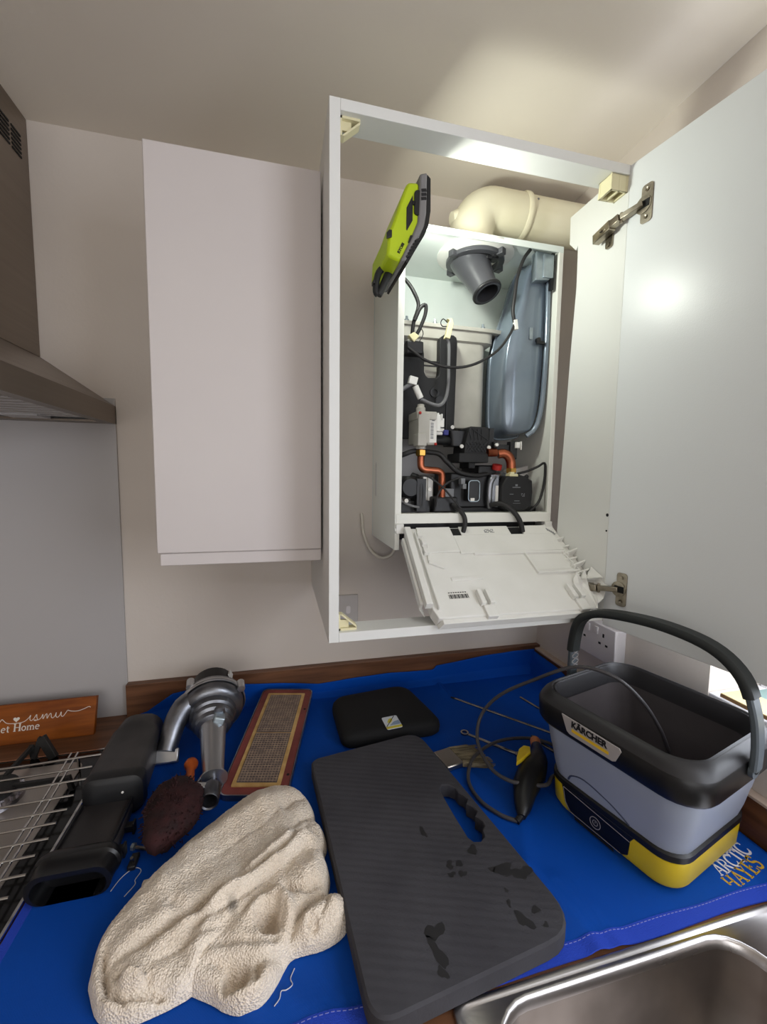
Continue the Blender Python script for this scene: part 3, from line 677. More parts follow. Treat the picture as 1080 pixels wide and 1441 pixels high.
obj('fill_sensor', MB().box(0.378,0.402,0.92,0.95,1.472,1.497).box(0.417,0.428,0.915,0.93,1.508,1.522).box(0.421,0.430,0.912,0.925,1.497,1.509), MAT['greyink'], bo, bevel=0.001)
dv = MB().prism(rrect(0.0155,0.026,0.008,4), (0.452,0.918,1.492), (1,0,0),(0,0,1),(0,1,0), 0.05)
dvo = obj('valve_motor', dv, MAT['black'], bo, smooth=40)
ring = [V(0.452+x, 0.9165, 1.492+z) for x, z in rrect(0.0145,0.025,0.008,4)]
obj('motor_trim', MB().tube(ring + [ring[0], ring[1]], 0.0012, 6, caps=False), MAT['galv'], dvo)
obj('motor_tag', MB().box(0.444,0.454,0.9165,0.918,1.468,1.475), MAT['label'], dvo, smooth=0)
pm = MB().lathe([(0.052,0),(0.052,0.03)], (0.545,1.0,1.488), (0,-1,0), 24).box(0.500,0.522,0.925,0.97,1.452,1.532).tube([(0.503,0.935,1.45),(0.499,0.93,1.47),(0.500,0.93,1.505),(0.507,0.93,1.523),(0.53,0.94,1.53)], 0.008, 10, smooth=3)
obj('pump_body', pm, MAT['alu'], bo, smooth=40, bevel=0.001)
oc = [(0.525,1.450),(0.522,1.470),(0.5235,1.505),(0.536,1.528),(0.594,1.528),(0.596,1.5215),(0.606,1.519),(0.6085,1.490),(0.606,1.455),(0.590,1.445),(0.545,1.442)]
ph = obj('pump_head', MB().prism(oc, (0,0.912,0), (1,0,0),(0,0,1),(0,1,0), 0.07), MAT['black_matt'], bo, smooth=20, bevel=0.003)
pp = MB()
pp.box(0.5595,0.5655,0.9112,0.912,1.504,1.509).box(0.552,0.573,0.9112,0.912,1.5005,1.5025).box(0.545,0.555,0.9112,0.912,1.484,1.4855).box(0.558,0.572,0.9112,0.912,1.4675,1.469).box(0.555,0.575,0.9112,0.912,1.462,1.463)
for i in range(4):
    for j in range(3): 
        if (i*3+j) % 4: pp.box(0.5765+i*0.0026,0.5783+i*0.0026,0.9112,0.912,1.479+j*0.003,1.4808+j*0.003)
obj('pump_print', pp, MAT['greyink'], ph, smooth=0)
obj('pump_label', MB().box(0.5135,0.5205,0.9235,0.925,1.456,1.505), MAT['label'], bo, smooth=0)
obj('pale_duct', MB().prism([(0.598,1.545),(0.644,1.558),(0.644,1.49),(0.628,1.47),(0.60,1.47)], (0,0.99,0), (1,0,0),(0,0,1),(0,1,0), 0.05), MAT['splash'], bo, smooth=0, bevel=0.002)

# expansion vessel: a flat tank standing against the right side
vo = [(0.632,2.060),(0.680,2.060),(0.6835,1.96),(0.680,1.83),(0.674,1.74),(0.664,1.680),(0.648,1.645),(0.628,1.632),(0.560,1.626),(0.536,1.632),(0.524,1.650),(0.519,1.690),(0.519,1.800),(0.527,1.850),(0.548,1.905),(0.572,1.955),(0.590,2.000),(0.606,2.035)]
cxv, czv = 0.606, 1.83
def vring(s, y, dx=0.0): return [V((cxv + (x-cxv)*s + dx)*1.0, y, czv + (z-czv)*(s*0.5+0.5 if s < 1 else s)) for x, z in vo_s]
pl_ = [Vector((x, z, 0)) for x, z in vo]
vs_ = spline(pl_ + [pl_[0]], 3)[:-1]
vo_s = [(p.x, p.y) for p in vs_]
# squeeze the outline so that it clears the case side
vo_s = [(0.530 + (x-0.519)*0.714, z) for x, z in vo_s]
cxv = 0.592
ve = obj('expansion_vessel', MB().loft([vring(0.97,1.03), vring(1.0,1.02), vring(1.0,0.995), vring(0.95,0.988), vring(0.935,0.960), vring(0.90,0.944), vring(0.84,0.939), vring(0.4,0.937)]), MAT['vessel'], bo, smooth=60)
obj('vessel_seam', MB().tube(vring(1.004,1.006) + [vring(1.004,1.006)[0]], 0.004, 8, caps=False), MAT['vessel'], ve, smooth=60)
obj('vessel_bracket', MB().prism([(0.594,2.060),(0.634,2.058),(0.634,1.998),(0.594,1.993)], (0,0.918,0), (1,0,0),(0,0,1),(0,1,0), 0.022).box(0.612,0.640,0.914,0.920,2.0,2.055), MAT['galv'], bo, smooth=0, bevel=0.003)
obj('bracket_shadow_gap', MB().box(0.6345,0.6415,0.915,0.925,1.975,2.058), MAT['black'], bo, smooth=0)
obj('vessel_rail', MB().tube([(0.640,0.934,2.00),(0.6425,0.934,1.88),(0.641,0.934,1.77),(0.636,0.936,1.69),(0.624,0.940,1.648),(0.604,0.945,1.630)], 0.0062, 10, smooth=4), MAT['vessel'], bo, smooth=60)
obj('wing_screw', MB().lathe([(0.006,0),(0.006,0.012),(0.003,0.014)], (0.618,0.94,1.861), (0,-1,0), 12).box(0.612,0.634,0.926,0.932,1.851,1.858), MAT['black'], bo)
obj('blanking_tab', MB().box(0.595,0.604,0.934,0.94,1.862,1.890), MAT['galv'], bo, bevel=0.001)

# flue turret hanging from the top of the case
fc = V(0.468, 0.985, 2.063)
obj('turret_plate', MB().lathe([(0.092,0),(0.092,0.003),(0.074,0.010),(0.05,0.010)], fc, (0,0,-1), 36), MAT['white_plastic'], bo, smooth=30)
tf = MB().lathe([(0.067,0.008),(0.070,0.012),(0.070,0.020),(0.056,0.022),(0.054,0.010)], fc, (0,0,-1), 36, cap0=False, cap1=False)
for a in (10, 120, 200, 300):
    ca, sa = math.cos(math.radians(a)), math.sin(math.radians(a))
    tf.obox(fc + V(ca*0.072, sa*0.072, -0.016), (ca*0.008, sa*0.008, 0), (-sa*0.008, ca*0.008, 0), (0,0,0.007))
obj('turret_ring', tf, MAT['turret'], bo, smooth=30, bevel=0.001)
ax = (V(0.481,0.938,1.957) - V(0.452,0.985,2.055)); LN = ax.length; ax.normalize(); o_ = V(0.452,0.985,2.055)
obj('turret_tube', MB().lathe([(0.046,-0.006),(0.045,0.01),(0.036,0.055),(0.031,0.085),(0.030,LN-0.012),(0.034,LN-0.010),(0.034,LN-0.003),(0.030,LN-0.002),(0.030,LN),(0.026,LN),(0.026,0.03)], o_, ax, 30, cap0=False), MAT['turret'], bo, smooth=40)
obj('tube_seal', MB().lathe([(0.0335,-0.002),(0.0355,0.0),(0.0355,0.003),(0.0335,0.005)], o_ + ax*(LN-0.006), ax, 30, False, False), MAT['black'], bo, smooth=60)
obj('test_point', MB().box(0.475,0.505,0.935,0.955,2.036,2.052).lathe([(0.008,0),(0.008,0.012)], (0.492,0.94,2.045), (0,-1,0), 10), MAT['black'], bo, bevel=0.001)

# wiring
obj('harness', MB().tube([(0.267,0.93,1.966),(0.280,0.925,1.953),(0.293,0.92,1.932),(0.304,0.92,1.905),(0.294,0.92,1.87),(0.292,0.925,1.842)], 0.0042, 8, smooth=4).cut().tube([(0.294,0.915,1.87),(0.306,0.912,1.897),(0.318,0.912,1.904),(0.3185,0.915,1.885),(0.308,0.92,1.855),(0.299,0.925,1.838)], 0.0042, 8, smooth=4).cut().tube([(0.312,0.93,1.865),(0.320,0.93,1.848),(0.306,0.93,1.822)], 0.001, 6, smooth=3), MAT['rubber'], bo, smooth=60)
obj('harness_plug', MB().prism([(0.281,1.838),(0.294,1.846),(0.307,1.838),(0.294,1.824)], (0,0.915,0), (1,0,0),(0,0,1),(0,1,0), 0.014), MAT['creamplug'], bo, smooth=0, bevel=0.0015)
obj('harness_boot', MB().box(0.278,0.318,0.918,0.95,1.800,1.828), MAT['black'], bo, bevel=0.003)
obj('long_lead', MB().tube([(0.281,0.918,1.812),(0.300,0.912,1.797),(0.323,0.912,1.785),(0.366,0.912,1.775),(0.410,0.912,1.777),(0.454,0.912,1.792),(0.499,0.912,1.822),(0.527,0.912,1.858),(0.541,0.915,1.884)], 0.0032, 8, smooth=4).cut().tube([(0.541,0.915,1.890),(0.536,0.915,1.915),(0.539,0.915,1.95),(0.545,0.917,1.992),(0.560,0.918,2.035),(0.578,0.92,2.060)], 0.0042, 8, smooth=4), MAT['rubber'], bo, smooth=60)
obj('lead_plug', MB().obox((0.5435,0.914,1.884), (0.0045,0,0.001), (0,0.004,0), (-0.002,0,0.011)), MAT['white_plastic'], bo, bevel=0.001)
ig = MB().prism([(0.371,1.842),(0.380,1.880),(0.374,1.884),(0.386,1.886),(0.390,1.874),(0.382,1.840)], (0,0.92,0), (1,0,0),(0,0,1),(0,1,0), 0.016)
obj('igniter_plug', ig, MAT['creamplug'], bo, smooth=0, bevel=0.0015)
obj('igniter_loop', MB().tube([(0.374,0.925,1.868),(0.362,0.92,1.866),(0.358,0.92,1.874),(0.364,0.92,1.882),(0.376,0.925,1.877)], 0.0012, 6, smooth=4), MAT['black'], bo, smooth=60)
obj('igniter_lead', MB().tube([(0.377,0.93,1.842),(0.383,0.93,1.83),(0.384,0.93,1.785),(0.384,0.93,1.742),(0.379,0.93,1.709),(0.366,0.93,1.692),(0.345,0.93,1.693),(0.317,0.93,1.703)], 0.0042, 8, smooth=4).cut().tube([(0.262,0.93,1.714),(0.275,0.93,1.724),(0.297,0.93,1.737)], 0.0048, 8, smooth=4), MAT['greycable'], bo, smooth=60)
obj('igniter_connector', MB().tube([(0.3165,0.928,1.704),(0.309,0.928,1.718),(0.3025,0.928,1.731)], 0.0075, 10).obox((0.296,0.926,1.742), (0.0095,0,-0.002), (0,0.006,0), (0.002,0,0.0085)), MAT['white_plastic'], bo, smooth=40, bevel=0.001)
obj('black_hose', MB().tube([(0.258,0.95,1.566),(0.280,0.93,1.576),(0.305,0.93,1.584),(0.345,0.945,1.583),(0.370,0.94,1.579),(0.389,0.935,1.560),(0.419,0.935,1.537),(0.463,0.94,1.529),(0.50,0.945,1.532)], 0.006, 10, smooth=4), MAT['rubber'], bo, smooth=60)
wv_ = MB()
wv_.tube([(0.300,0.925,1.522),(0.315,0.91,1.5265),(0.333,0.905,1.524),(0.365,0.90,1.501),(0.390,0.895,1.473),(0.408,0.890,1.450),(0.413,0.886,1.425),(0.409,0.885,1.398)], 0.0022, 8, smooth=4)
wv_.cut().tube([(0.352,0.91,1.455),(0.353,0.905,1.478),(0.362,0.902,1.497),(0.380,0.905,1.512),(0.415,0.915,1.524)], 0.0026, 8, smooth=4)
obj('pump_wiring', wv_, MAT['rubber'], bo, smooth=60)
fl = MB()
fl.tube([(0.395,0.91,1.46),(0.405,0.895,1.45),(0.414,0.887,1.435),(0.416,0.884,1.418),(0.412,0.885,1.397)], 0.0055, 10, smooth=4)
fl.cut().tube([(0.50,0.925,1.457),(0.518,0.905,1.462),(0.535,0.893,1.452),(0.551,0.887,1.435),(0.562,0.885,1.415),(0.567,0.884,1.395)], 0.006, 10, smooth=4)
obj('flap_cable', fl, MAT['rubber'], bo, smooth=60)
obj('side_wiring', MB().tube([(0.575,0.93,1.535),(0.60,0.925,1.542),(0.625,0.92,1.553),(0.643,0.92,1.562),(0.646,0.92,1.54),(0.643,0.92,1.50),(0.628,0.915,1.465),(0.607,0.92,1.442)], 0.003, 8, smooth=4).cut().tube([(0.5745,0.925,1.528),(0.590,0.925,1.524),(0.60,0.925,1.530)], 0.005, 8), MAT['rubber'], bo, smooth=60)
obj('loose_wire', MB().tube([(0.262,0.915,1.475),(0.283,0.91,1.462),(0.307,0.91,1.455),(0.322,0.92,1.456)], 0.0028, 8, smooth=4), MAT['greycable'], bo, smooth=60)

# fold-down control tray hanging from the lugs, seen from its inner side
P0 = V(0.275, 0.900, 1.408); PU = V(1,0,0); PV = V(0,-0.821,-0.571).normalized(); PN = V(0,-0.571,0.821).normalized()
tray = [(0.002,0.0),(0.383,0.0),(0.3845,0.016),(0.3835,0.205),(0.372,0.226),(0.345,0.250),(0.008,0.246),(0.002,0.225),(0.0,0.03)]
TR = obj('control_tray', MB().prism(tray, P0 - PN*0.028, PU, PV, PN, 0.026), MAT['white_plastic'], bo, smooth=0, bevel=0.002)
def tp(u, v, h=0.0): return P0 + PU*u + PV*v + PN*(h - 0.002)
def tbox(mb, u0, u1, v0, v1, h0, h1):
    return mb.obox(tp((u0+u1)/2, (v0+v1)/2, (h0+h1)/2), PU*((u1-u0)/2), PV*((v1-v0)/2), PN*((h1-h0)/2))
t1 = MB(); tbox(t1, 0.026, 0.108, 0.001, 0.080, 0, 0.004); tbox(t1, 0.108, 0.368, 0.030, 0.086, 0, 0.004); tbox(t1, 0.130, 0.256, 0.001, 0.030, 0, 0.004); tbox(t1, 0.290, 0.380, 0.001, 0.030, 0, 0.004)
obj('tray_step', t1, MAT['white_plastic'], TR, smooth=0, bevel=0.001)
t2 = MB(); tbox(t2, 0.108, 0.130, 0.004, 0.028, 0, 0.001); t2.cut(); tbox(t2, 0.257, 0.289, 0.004, 0.028, 0, 0.001)
obj('cable_slot', t2, MAT['black'], TR, smooth=0)
t3 = MB()
t3.bar(tp(0.002,0.008,0.006), tp(-0.006,0.222,0.006), 0.014, 0.016, PN); t3.bar(tp(0.018,0.02,0.004), tp(0.013,0.228,0.004), 0.004, 0.010, PN); t3.bar(tp(-0.010,0.03,-0.008), tp(-0.016,0.212,-0.008), 0.006, 0.016, PN)
for u, v in ((0.020,0.022),(0.024,0.047),(0.022,0.074)): tbox(t3, u, u+0.012, v, v+0.014, 0, 0.012)
obj('tray_rail', t3, MAT['white_plastic'], TR, smooth=0, bevel=0.0015)
vg = MB()
for k in range(6): vg.bar(tp(-0.018,0.178+k*0.007,-0.014), tp(-0.006,0.184+k*0.007,-0.030), 0.0016, 0.002, PN)
obj('vent_grid', vg, MAT['white_plastic'], TR, smooth=0)
t4 = MB()
t4.bar(tp(0.138,0.088,0.002), tp(0.366,0.091,0.002), 0.006, 0.006, PN); t4.bar(tp(0.262,0.092,0.002), tp(0.266,0.150,0.002), 0.005, 0.007, PN); t4.bar(tp(0.264,0.150,0.002), tp(0.370,0.151,0.002), 0.006, 0.008, PN); t4.bar(tp(0.360,0.093,0.002), tp(0.370,0.150,0.002), 0.003, 0.004, PN)
t4.bar(tp(0.062,0.156,0.001), tp(0.132,0.155,0.001), 0.009, 0.003, PN); t4.bar(tp(0.040,0.050,0.002), tp(0.028,0.105,0.002), 0.004, 0.006, PN); t4.bar(tp(0.028,0.106,0.003), tp(0.058,0.124,0.003), 0.010, 0.005, PN)
obj('tray_rib', t4, MAT['white_plastic'], TR, smooth=0, bevel=0.001)
t5 = MB()
for u in (0.100, 0.306):
    if u > 0.2: t5.cut()
    tbox(t5, u, u+0.010, 0.192, 0.226, 0, 0.012); tbox(t5, u+0.018, u+0.028, 0.192, 0.226, 0, 0.012); tbox(t5, u+0.004, u+0.026, 0.226, 0.254, -0.012, 0.006)
obj('tray_clip', t5, MAT['white_plastic'], TR, smooth=0, bevel=0.0015)
for k, (u, v, h) in enumerate(((0.352,0.050,0.014),(0.360,0.074,0.012),(0.357,0.098,0.026),(0.352,0.112,0.010),(0.354,0.134,0.022),(0.352,0.156,0.018))):
    f_ = MB().prism([(0,0),(0.030,0),(0.031,h),(0.024,h*0.8),(0.004,h*0.35)], tp(u,v,-0.002), PU, PN, PV, 0.004)
    f_.prism([(0,0),(0.020,0),(0.016,h*0.5),(0,h*0.2)], tp(u+0.006,v-0.008,-0.002), PV, PN, PU, 0.003)
    obj('tray_fin', f_, MAT['white_plastic'], TR, smooth=0, bevel=0.0008)
t7 = MB()
up_ = [(0.336,0.176,0.004),(0.346,0.166,0.016),(0.356,0.176,0.005),(0.364,0.162,0.022),(0.372,0.172,0.008),(0.382,0.160,0.024),(0.3845,0.196,0.030)]
lo2 = [(0.318,0.236,-0.002),(0.328,0.250,0.0),(0.340,0.246,-0.004),(0.352,0.250,0.0),(0.362,0.236,-0.002),(0.374,0.232,0.006),(0.3855,0.214,0.026)]
pv = [tp(*q) for q in up_]; qv = [tp(*q) for q in lo2]; mv = [p.lerp(q, 0.5) - PN*0.007 for p, q in zip(pv, qv)]
t7.loft([pv, mv, qv, [p - PN*0.010 for p in qv], [p - PN*0.010 for p in mv], [p - PN*0.010 for p in pv]], True, True, closed=False)
obj('tray_scoop', t7, MAT['white_plastic'], TR, smooth=0)
t8 = MB(); tbox(t8, 0.042, 0.086, 0.190, 0.206, 0, 0.0006)
tl = obj('tray_label', t8, MAT['label'], bo, smooth=0)
t9 = MB()
for k in range(16): tbox(t9, 0.0435+k*0.0026, 0.0448+k*0.0026+(0.0007 if k % 3 == 1 else 0), 0.194, 0.204, 0.0006, 0.0009)
for k in range(8): tbox(t9, 0.044+k*0.005, 0.0472+k*0.005, 0.1885, 0.1905, 0.0006, 0.0009)
obj('barcode', t9, MAT['ink'], tl, smooth=0)
t10 = MB()
for i in range(7):
    for j in range(4):
        if (i*5+j*3) % 4: tbox(t10, 0.190+i*0.0036, 0.1925+i*0.0036, 0.012+j*0.0032, 0.0142+j*0.0032, 0.004, 0.0044)
for i in range(5): tbox(t10, 0.358+i*0.003, 0.360+i*0.003, 0.012+i*0.0035, 0.022+i*0.0035, 0.004, 0.0044)
obj('printed_code', t10, MAT['greyink'], TR, smooth=0)
t11 = MB()
t11.prism([(0.008,0),(0.345,0),(0.338,0.016),(0.016,0.016)], tp(0,0.2465,-0.020), PU, PN, PV, 0.010)
obj('tray_lip', t11, MAT['white_plastic'], TR, smooth=0, bevel=0.001)

# ---------------------------------------------------------------- flue
fl_ = thing('flue_pipe', 'ivory plastic flue elbow and pipe above the boiler', 'flue pipe', (0.468, 1.0, BZ1))
FZ, FY, FR = 2.181, 1.003, 0.050
el = MB().tube([(0.462,FY,2.067),(0.462,FY,2.105),(0.466,FY,2.135),(0.482,FY,2.165),(0.510,FY,2.180),(0.545,FY,FZ),(0.600,FY,FZ)], [0.056,0.054,0.053,0.052,0.052,0.052,0.052], 26, smooth=4)
el.lathe([(0.016,0),(0.020,0.012),(0.020,0.032),(0.010,0.06)], (0.412,FY,2.148), (1,0,0.25), 16)
obj('elbow', el, MAT['flue'], fl_, smooth=50)
obj('collar', MB().lathe([(0.0525,0),(0.0555,0.004),(0.0555,0.012),(0.0525,0.016)], (0.592,FY,FZ), (1,0,0), 28), MAT['flue'], fl_, smooth=50)
obj('straight_pipe', MB().lathe([(FR,0),(FR,0.19)], (0.606,FY,FZ), (1,0,0), 28), MAT['flue'], fl_, smooth=50)
obj('grub_screw', MB().ball((0.618,FY-0.045,FZ+0.02), 0.003, 8), MAT['greyink'], fl_)
# ---------------------------------------------------------------- work light on the boiler's front edge
TY0, TY1 = 0.760, 0.8975
wl = thing('work_light', 'lime green and grey cordless work light fixed to the boiler\'s top front corner', 'work light', (0.222, 0.83, 1.877))
XZ = lambda mb, pts, y0, y1: mb.prism(pts, (0, y0, 0), (1,0,0), (0,0,1), (0,1,0), y1 - y0)
green = [(0.2478,2.0515),(0.2274,2.0496),(0.2219,2.0385),(0.1979,1.9701),(0.1918,1.9627),(0.1909,1.9368),(0.1895,1.9192),(0.1997,1.9165),(0.2117,1.9137),(0.2182,1.9146),(0.2367,1.9479),(0.2506,1.9830),(0.2506,2.0200)]
obj('housing', XZ(MB(), green, TY0, TY1-0.004), MAT['green'], wl, smooth=25, bevel=0.005)
frame = [(0.2478,2.0644),(0.2626,2.0690),(0.2626,2.0015),(0.2589,1.9793),(0.2515,1.9618),(0.2348,1.9340),(0.2247,1.9128),(0.2145,1.9128),(0.2311,1.9479),(0.2459,1.9830),(0.2469,2.0200)]
obj('lamp_frame', XZ(MB(), frame, TY0-0.004, TY1), MAT['lampgrey'], wl, smooth=25, bevel=0.004)
rimp = [(0.2630,2.0663),(0.2691,2.0607),(0.2704,2.0062),(0.2667,1.9793),(0.2589,1.9618),(0.2413,1.9322),(0.2293,1.9109),(0.2251,1.9128),(0.2353,1.9340),(0.2519,1.9618),(0.2593,1.9793),(0.2630,2.0015)]
rm = MB()
XZ(rm, rimp, TY0-0.001, TY0+0.009); XZ(rm, rimp, TY1-0.010, TY1)
XZ(rm, [(0.2630,2.0663),(0.2691,2.0607),(0.2691,2.0533),(0.2630,2.0533)], TY0+0.009, TY1-0.010)
XZ(rm, [(0.2251,1.9128),(0.2293,1.9109),(0.2358,1.9220),(0.2298,1.9248)], TY0+0.009, TY1-0.010)
obj('lens_rim', rm, MAT['black'], wl, smooth=0, bevel=0.0015)
lensp = [(0.2631,2.0515),(0.2650,2.0515),(0.2650,2.0034),(0.2613,1.9812),(0.2589,1.9756),(0.2572,1.9766),(0.2631,2.0025)]
obj('lamp_lens', XZ(MB(), lensp, TY0+0.010, TY1-0.011), MAT['lens'], wl, smooth=0, label='lit white lens facing the cupboard door')
gr = MB()
for k in range(3): gr.obox((0.2556, TY0-0.0045, 2.0367-k*0.0069), (0.0045,0,0.001), (0,0.0012,0), (-0.0004,0,0.0022))
gr.cut()
for k in range(6): gr.obox((0.2455-k*0.0032, TY0-0.0045, 1.9507-k*0.0057), (0.0045,0,0.003), (0,0.0012,0), (-0.001,0,0.0014))
obj('frame_grip', gr, MAT['black'], wl, smooth=0)
hd = MB()
def limb(pts, w): hd.tube([(x, (TY0+TY1)/2-0.012, z) for x, z in pts], w, 10, smooth=3)
limb([(0.1979,1.9257),(0.1886,1.9146),(0.1840,1.8980),(0.1835,1.8795),(0.1877,1.8739)], 0.0065)
limb([(0.2090,1.9183),(0.2025,1.9035),(0.1942,1.8850),(0.1877,1.8739)], 0.0075)
obj('handle', hd, MAT['black'], wl, smooth=50)
obj('handle_button', MB().box(0.1761,0.1803,0.808,0.824,1.8906,1.8980), MAT['black'], wl, bevel=0.001)
la_ = MB()
XZ(la_, [(0.2362,2.0274),(0.2367,1.9849),(0.2265,1.9664),(0.2251,1.9682),(0.2251,2.0052)], TY0-0.0008, TY0+0.001)
obj('side_label', la_, MAT['black'], wl, smooth=0)
obj('latch', MB().prism(rrect(0.0065,0.021,0.006,4), (0.2455,TY0-0.003,2.0154), (1,0,0),(0,0,1),(0,1,0), 0.006).box(0.2358,0.2404,TY0-0.003,TY0,2.0108,2.0173), MAT['black'], wl, smooth=40)
pd = MB(); XZ(pd, [(0.2330,1.9590),(0.2441,1.9581),(0.2395,1.9442),(0.2284,1.9461)], TY0-0.003, TY0+0.001)
obj('latch', pd, MAT['black'], wl, smooth=0, bevel=0.001)
pd = MB(); XZ(pd, [(0.1886,1.9572),(0.1932,1.9627),(0.1983,1.9627),(0.1983,1.9507),(0.1886,1.9470)], TY0-0.003, TY0+0.001)
obj('latch', pd, MAT['black'], wl, smooth=0, bevel=0.001)
obj('printed_name', text_mb('RYOBI', 0.0072, ((0.2131,TY0-0.0004,1.9248), V(0.45,0,0.89), V(-0.89,0,0.45), (0,-1,0)), 0.0006, 0.0002), MAT['ink'], wl, smooth=0)
area_light('work_light_beam', (0.2680, 0.812, 2.003), (0.95, 0.26, -0.10), 0.070, 0.045, 1.9, (0.95, 1.0, 0.90), 175)

# ---------------------------------------------------------------- sockets and the white flex
def pin(mb, x, y, z, w, h): mb.box(x-0.0006, x+0.0008, y-w/2, y+w/2, z-h/2, z+h/2)
ds = thing('double_socket', 'white double wall socket on a raised box beside the bucket handle', 'socket', (XR, 0.86, 1.125))
obj('back_box', MB().box(0.770, XR, 0.790, 0.930, 1.083, 1.165), MAT['socket'], ds, bevel=0.002)
obj('face_plate', MB().box(0.762, 0.770, 0.786, 0.934, 1.080, 1.168), MAT['socket'], ds, bevel=0.002)
ph_ = MB()
for y in (0.823, 0.897):
    pin(ph_, 0.762, y, 1.144, 0.005, 0.009); pin(ph_, 0.762, y+0.011, 1.122, 0.0075, 0.005); pin(ph_, 0.762, y-0.011, 1.122, 0.0075, 0.005)
obj('pin_hole', ph_, MAT['dark'], ds, smooth=0, kind='stuff')
for y in (0.846, 0.874): obj('rocker_switch', MB().box(0.7585, 0.762, y-0.006, y+0.006, 1.142, 1.160), MAT['socket'], ds, bevel=0.001)
fs_ = thing('switch_plate', 'grey-white switch plate low on the wall inside the boiler cabinet', 'switch', (0.168, YB, 1.15))
obj('face_plate', MB().box(0.125, 0.211, 1.128, YB, 1.109, 1.191), MAT['fused'], fs_, bevel=0.0015)
obj('rocker_switch', MB().prism(rrect(0.006,0.011,0.005,4), (0.183,1.1275,1.150), (1,0,0),(0,0,1),(0,-1,0), 0.003), MAT['socket'], fs_, smooth=40)
tag(obj('power_flex', MB().tube([(0.219,1.131,1.420),(0.221,1.128,1.408),(0.224,1.125,1.368),(0.240,1.118,1.324),(0.266,1.108,1.300),(0.290,1.10,1.302),(0.306,1.09,1.325),(0.310,1.085,1.372)], 0.0045, 10, smooth=5), MAT['pcable'], smooth=60), 'ivory cable looping on the wall below the boiler', 'cable')

# ---------------------------------------------------------------- gas hob and wire rack
hob = thing('gas_hob', 'black-edged gas hob with steel top under the wire rack', 'hob', (-0.66, 0.71, ZT))
HX0, HX1, HY0, HY1 = -0.955, -0.362, 0.45, 0.985
obj('hob_base', MB().box(HX0, HX1, HY0, HY1, ZT, ZT+0.006), MAT['glassblack'], hob, bevel=0.002)
obj('steel_trim', MB().box(HX1-0.001, HX1+0.003, HY0, HY1, ZT, ZT+0.0075).box(HX0, HX1, HY1-0.001, HY1+0.003, ZT, ZT+0.0075), MAT['chrome'], hob, smooth=0)
obj('steel_top', MB().prism(rrect(0.272,0.236,0.02,4), (-0.674,0.714,ZT+0.006), (1,0,0),(0,1,0),(0,0,1), 0.002), MAT['foil'], hob, smooth=0)
def burner(x, y, r):
    b = MB().lathe([(r*1.15,0),(r*1.1,0.006),(r,0.008),(r,0.018)], (x,y,ZT+0.008), (0,0,1), 24)
    bb = obj('burner_crown', b, MAT['burnersilver'], hob)
    tt = MB()
    for k in range(18):
        a = 2*math.pi*k/18
        tt.obox((x+r*math.cos(a)*1.02, y+r*math.sin(a)*1.02, ZT+0.020), (math.cos(a)*0.004, math.sin(a)*0.004, 0), (-math.sin(a)*0.0022, math.cos(a)*0.0022, 0), (0,0,0.004))
    obj('crown_tooth', tt, MAT['burnersilver'], bb, smooth=0, kind='stuff')
    obj('burner_cap', MB().lathe([(r*0.95,0.018),(r*0.95,0.024),(r*0.7,0.027),(0.001,0.028)], (x,y,ZT+0.008), (0,0,1), 24), MAT['castiron'], hob)
burner(-0.52, 0.865, 0.042); burner(-0.515, 0.60, 0.030)
def support(cx, cy):
    for dx, dy in ((1,0),(-1,0),(0,1),(0,-1)):
        s = MB().bar((cx+dx*0.03, cy+dy*0.03, ZT+0.032), (cx+dx*0.118, cy+dy*0.118, ZT+0.032), 0.007, 0.009)
        s.bar((cx+dx*0.118, cy+dy*0.118, ZT+0.0365), (cx+dx*0.124, cy+dy*0.124, ZT+0.008), 0.008, 0.009, (dy,dx,0))
        obj('pan_support', s, MAT['castiron'], hob, bevel=0.001)
support(-0.515, 0.865); support(-0.515, 0.60)
# upright lug at the back of the hob
lug = MB().bar((-0.513,0.985,ZT+0.006),(-0.500,0.992,ZT+0.048),0.010,0.008,(0,1,0)).bar((-0.500,0.992,ZT+0.048),(-0.472,0.978,ZT+0.006),0.016,0.010,(0,1,0))
obj('support_lug', lug, MAT['castiron'], hob, bevel=0.001)

rk = thing('wire_rack', 'shiny wire rack with long parallel bars lying over the hob', 'rack', (-0.55, 0.79, ZT+0.037))
ys = (0.914, 0.878, 0.843, 0.803, 0.770, 0.742, 0.711, 0.682, 0.650, 0.618)
for k, y in enumerate(ys):
    pts = [(-0.357 - 0.004*(k % 2), y, 0.9535), (-0.42, y, 0.952), (-0.52, y, 0.9495), (-0.62, y, 0.952), (-0.745, y, 0.956)]
    obj('rack_bar', MB().tube(pts, 0.0021, 8, smooth=3), MAT['chrome'], rk, smooth=60)
for x in (-0.397, -0.409, -0.70):
    obj('cross_bar', MB().tube([(x-0.012, 0.935, 0.9505), (x, 0.77, 0.9495), (x+0.008, 0.60, 0.9495)], 0.0022, 8, smooth=3), MAT['chrome'], rk, smooth=60)
for x, y in ((-0.405, 0.635), (-0.70, 0.635), (-0.70, 0.92), (-0.402,0.92)):
    obj('rack_foot', MB().tube([(x,y,0.9495),(x,y,ZT+0.008)], 0.003, 8), MAT['chrome'], rk, smooth=60)

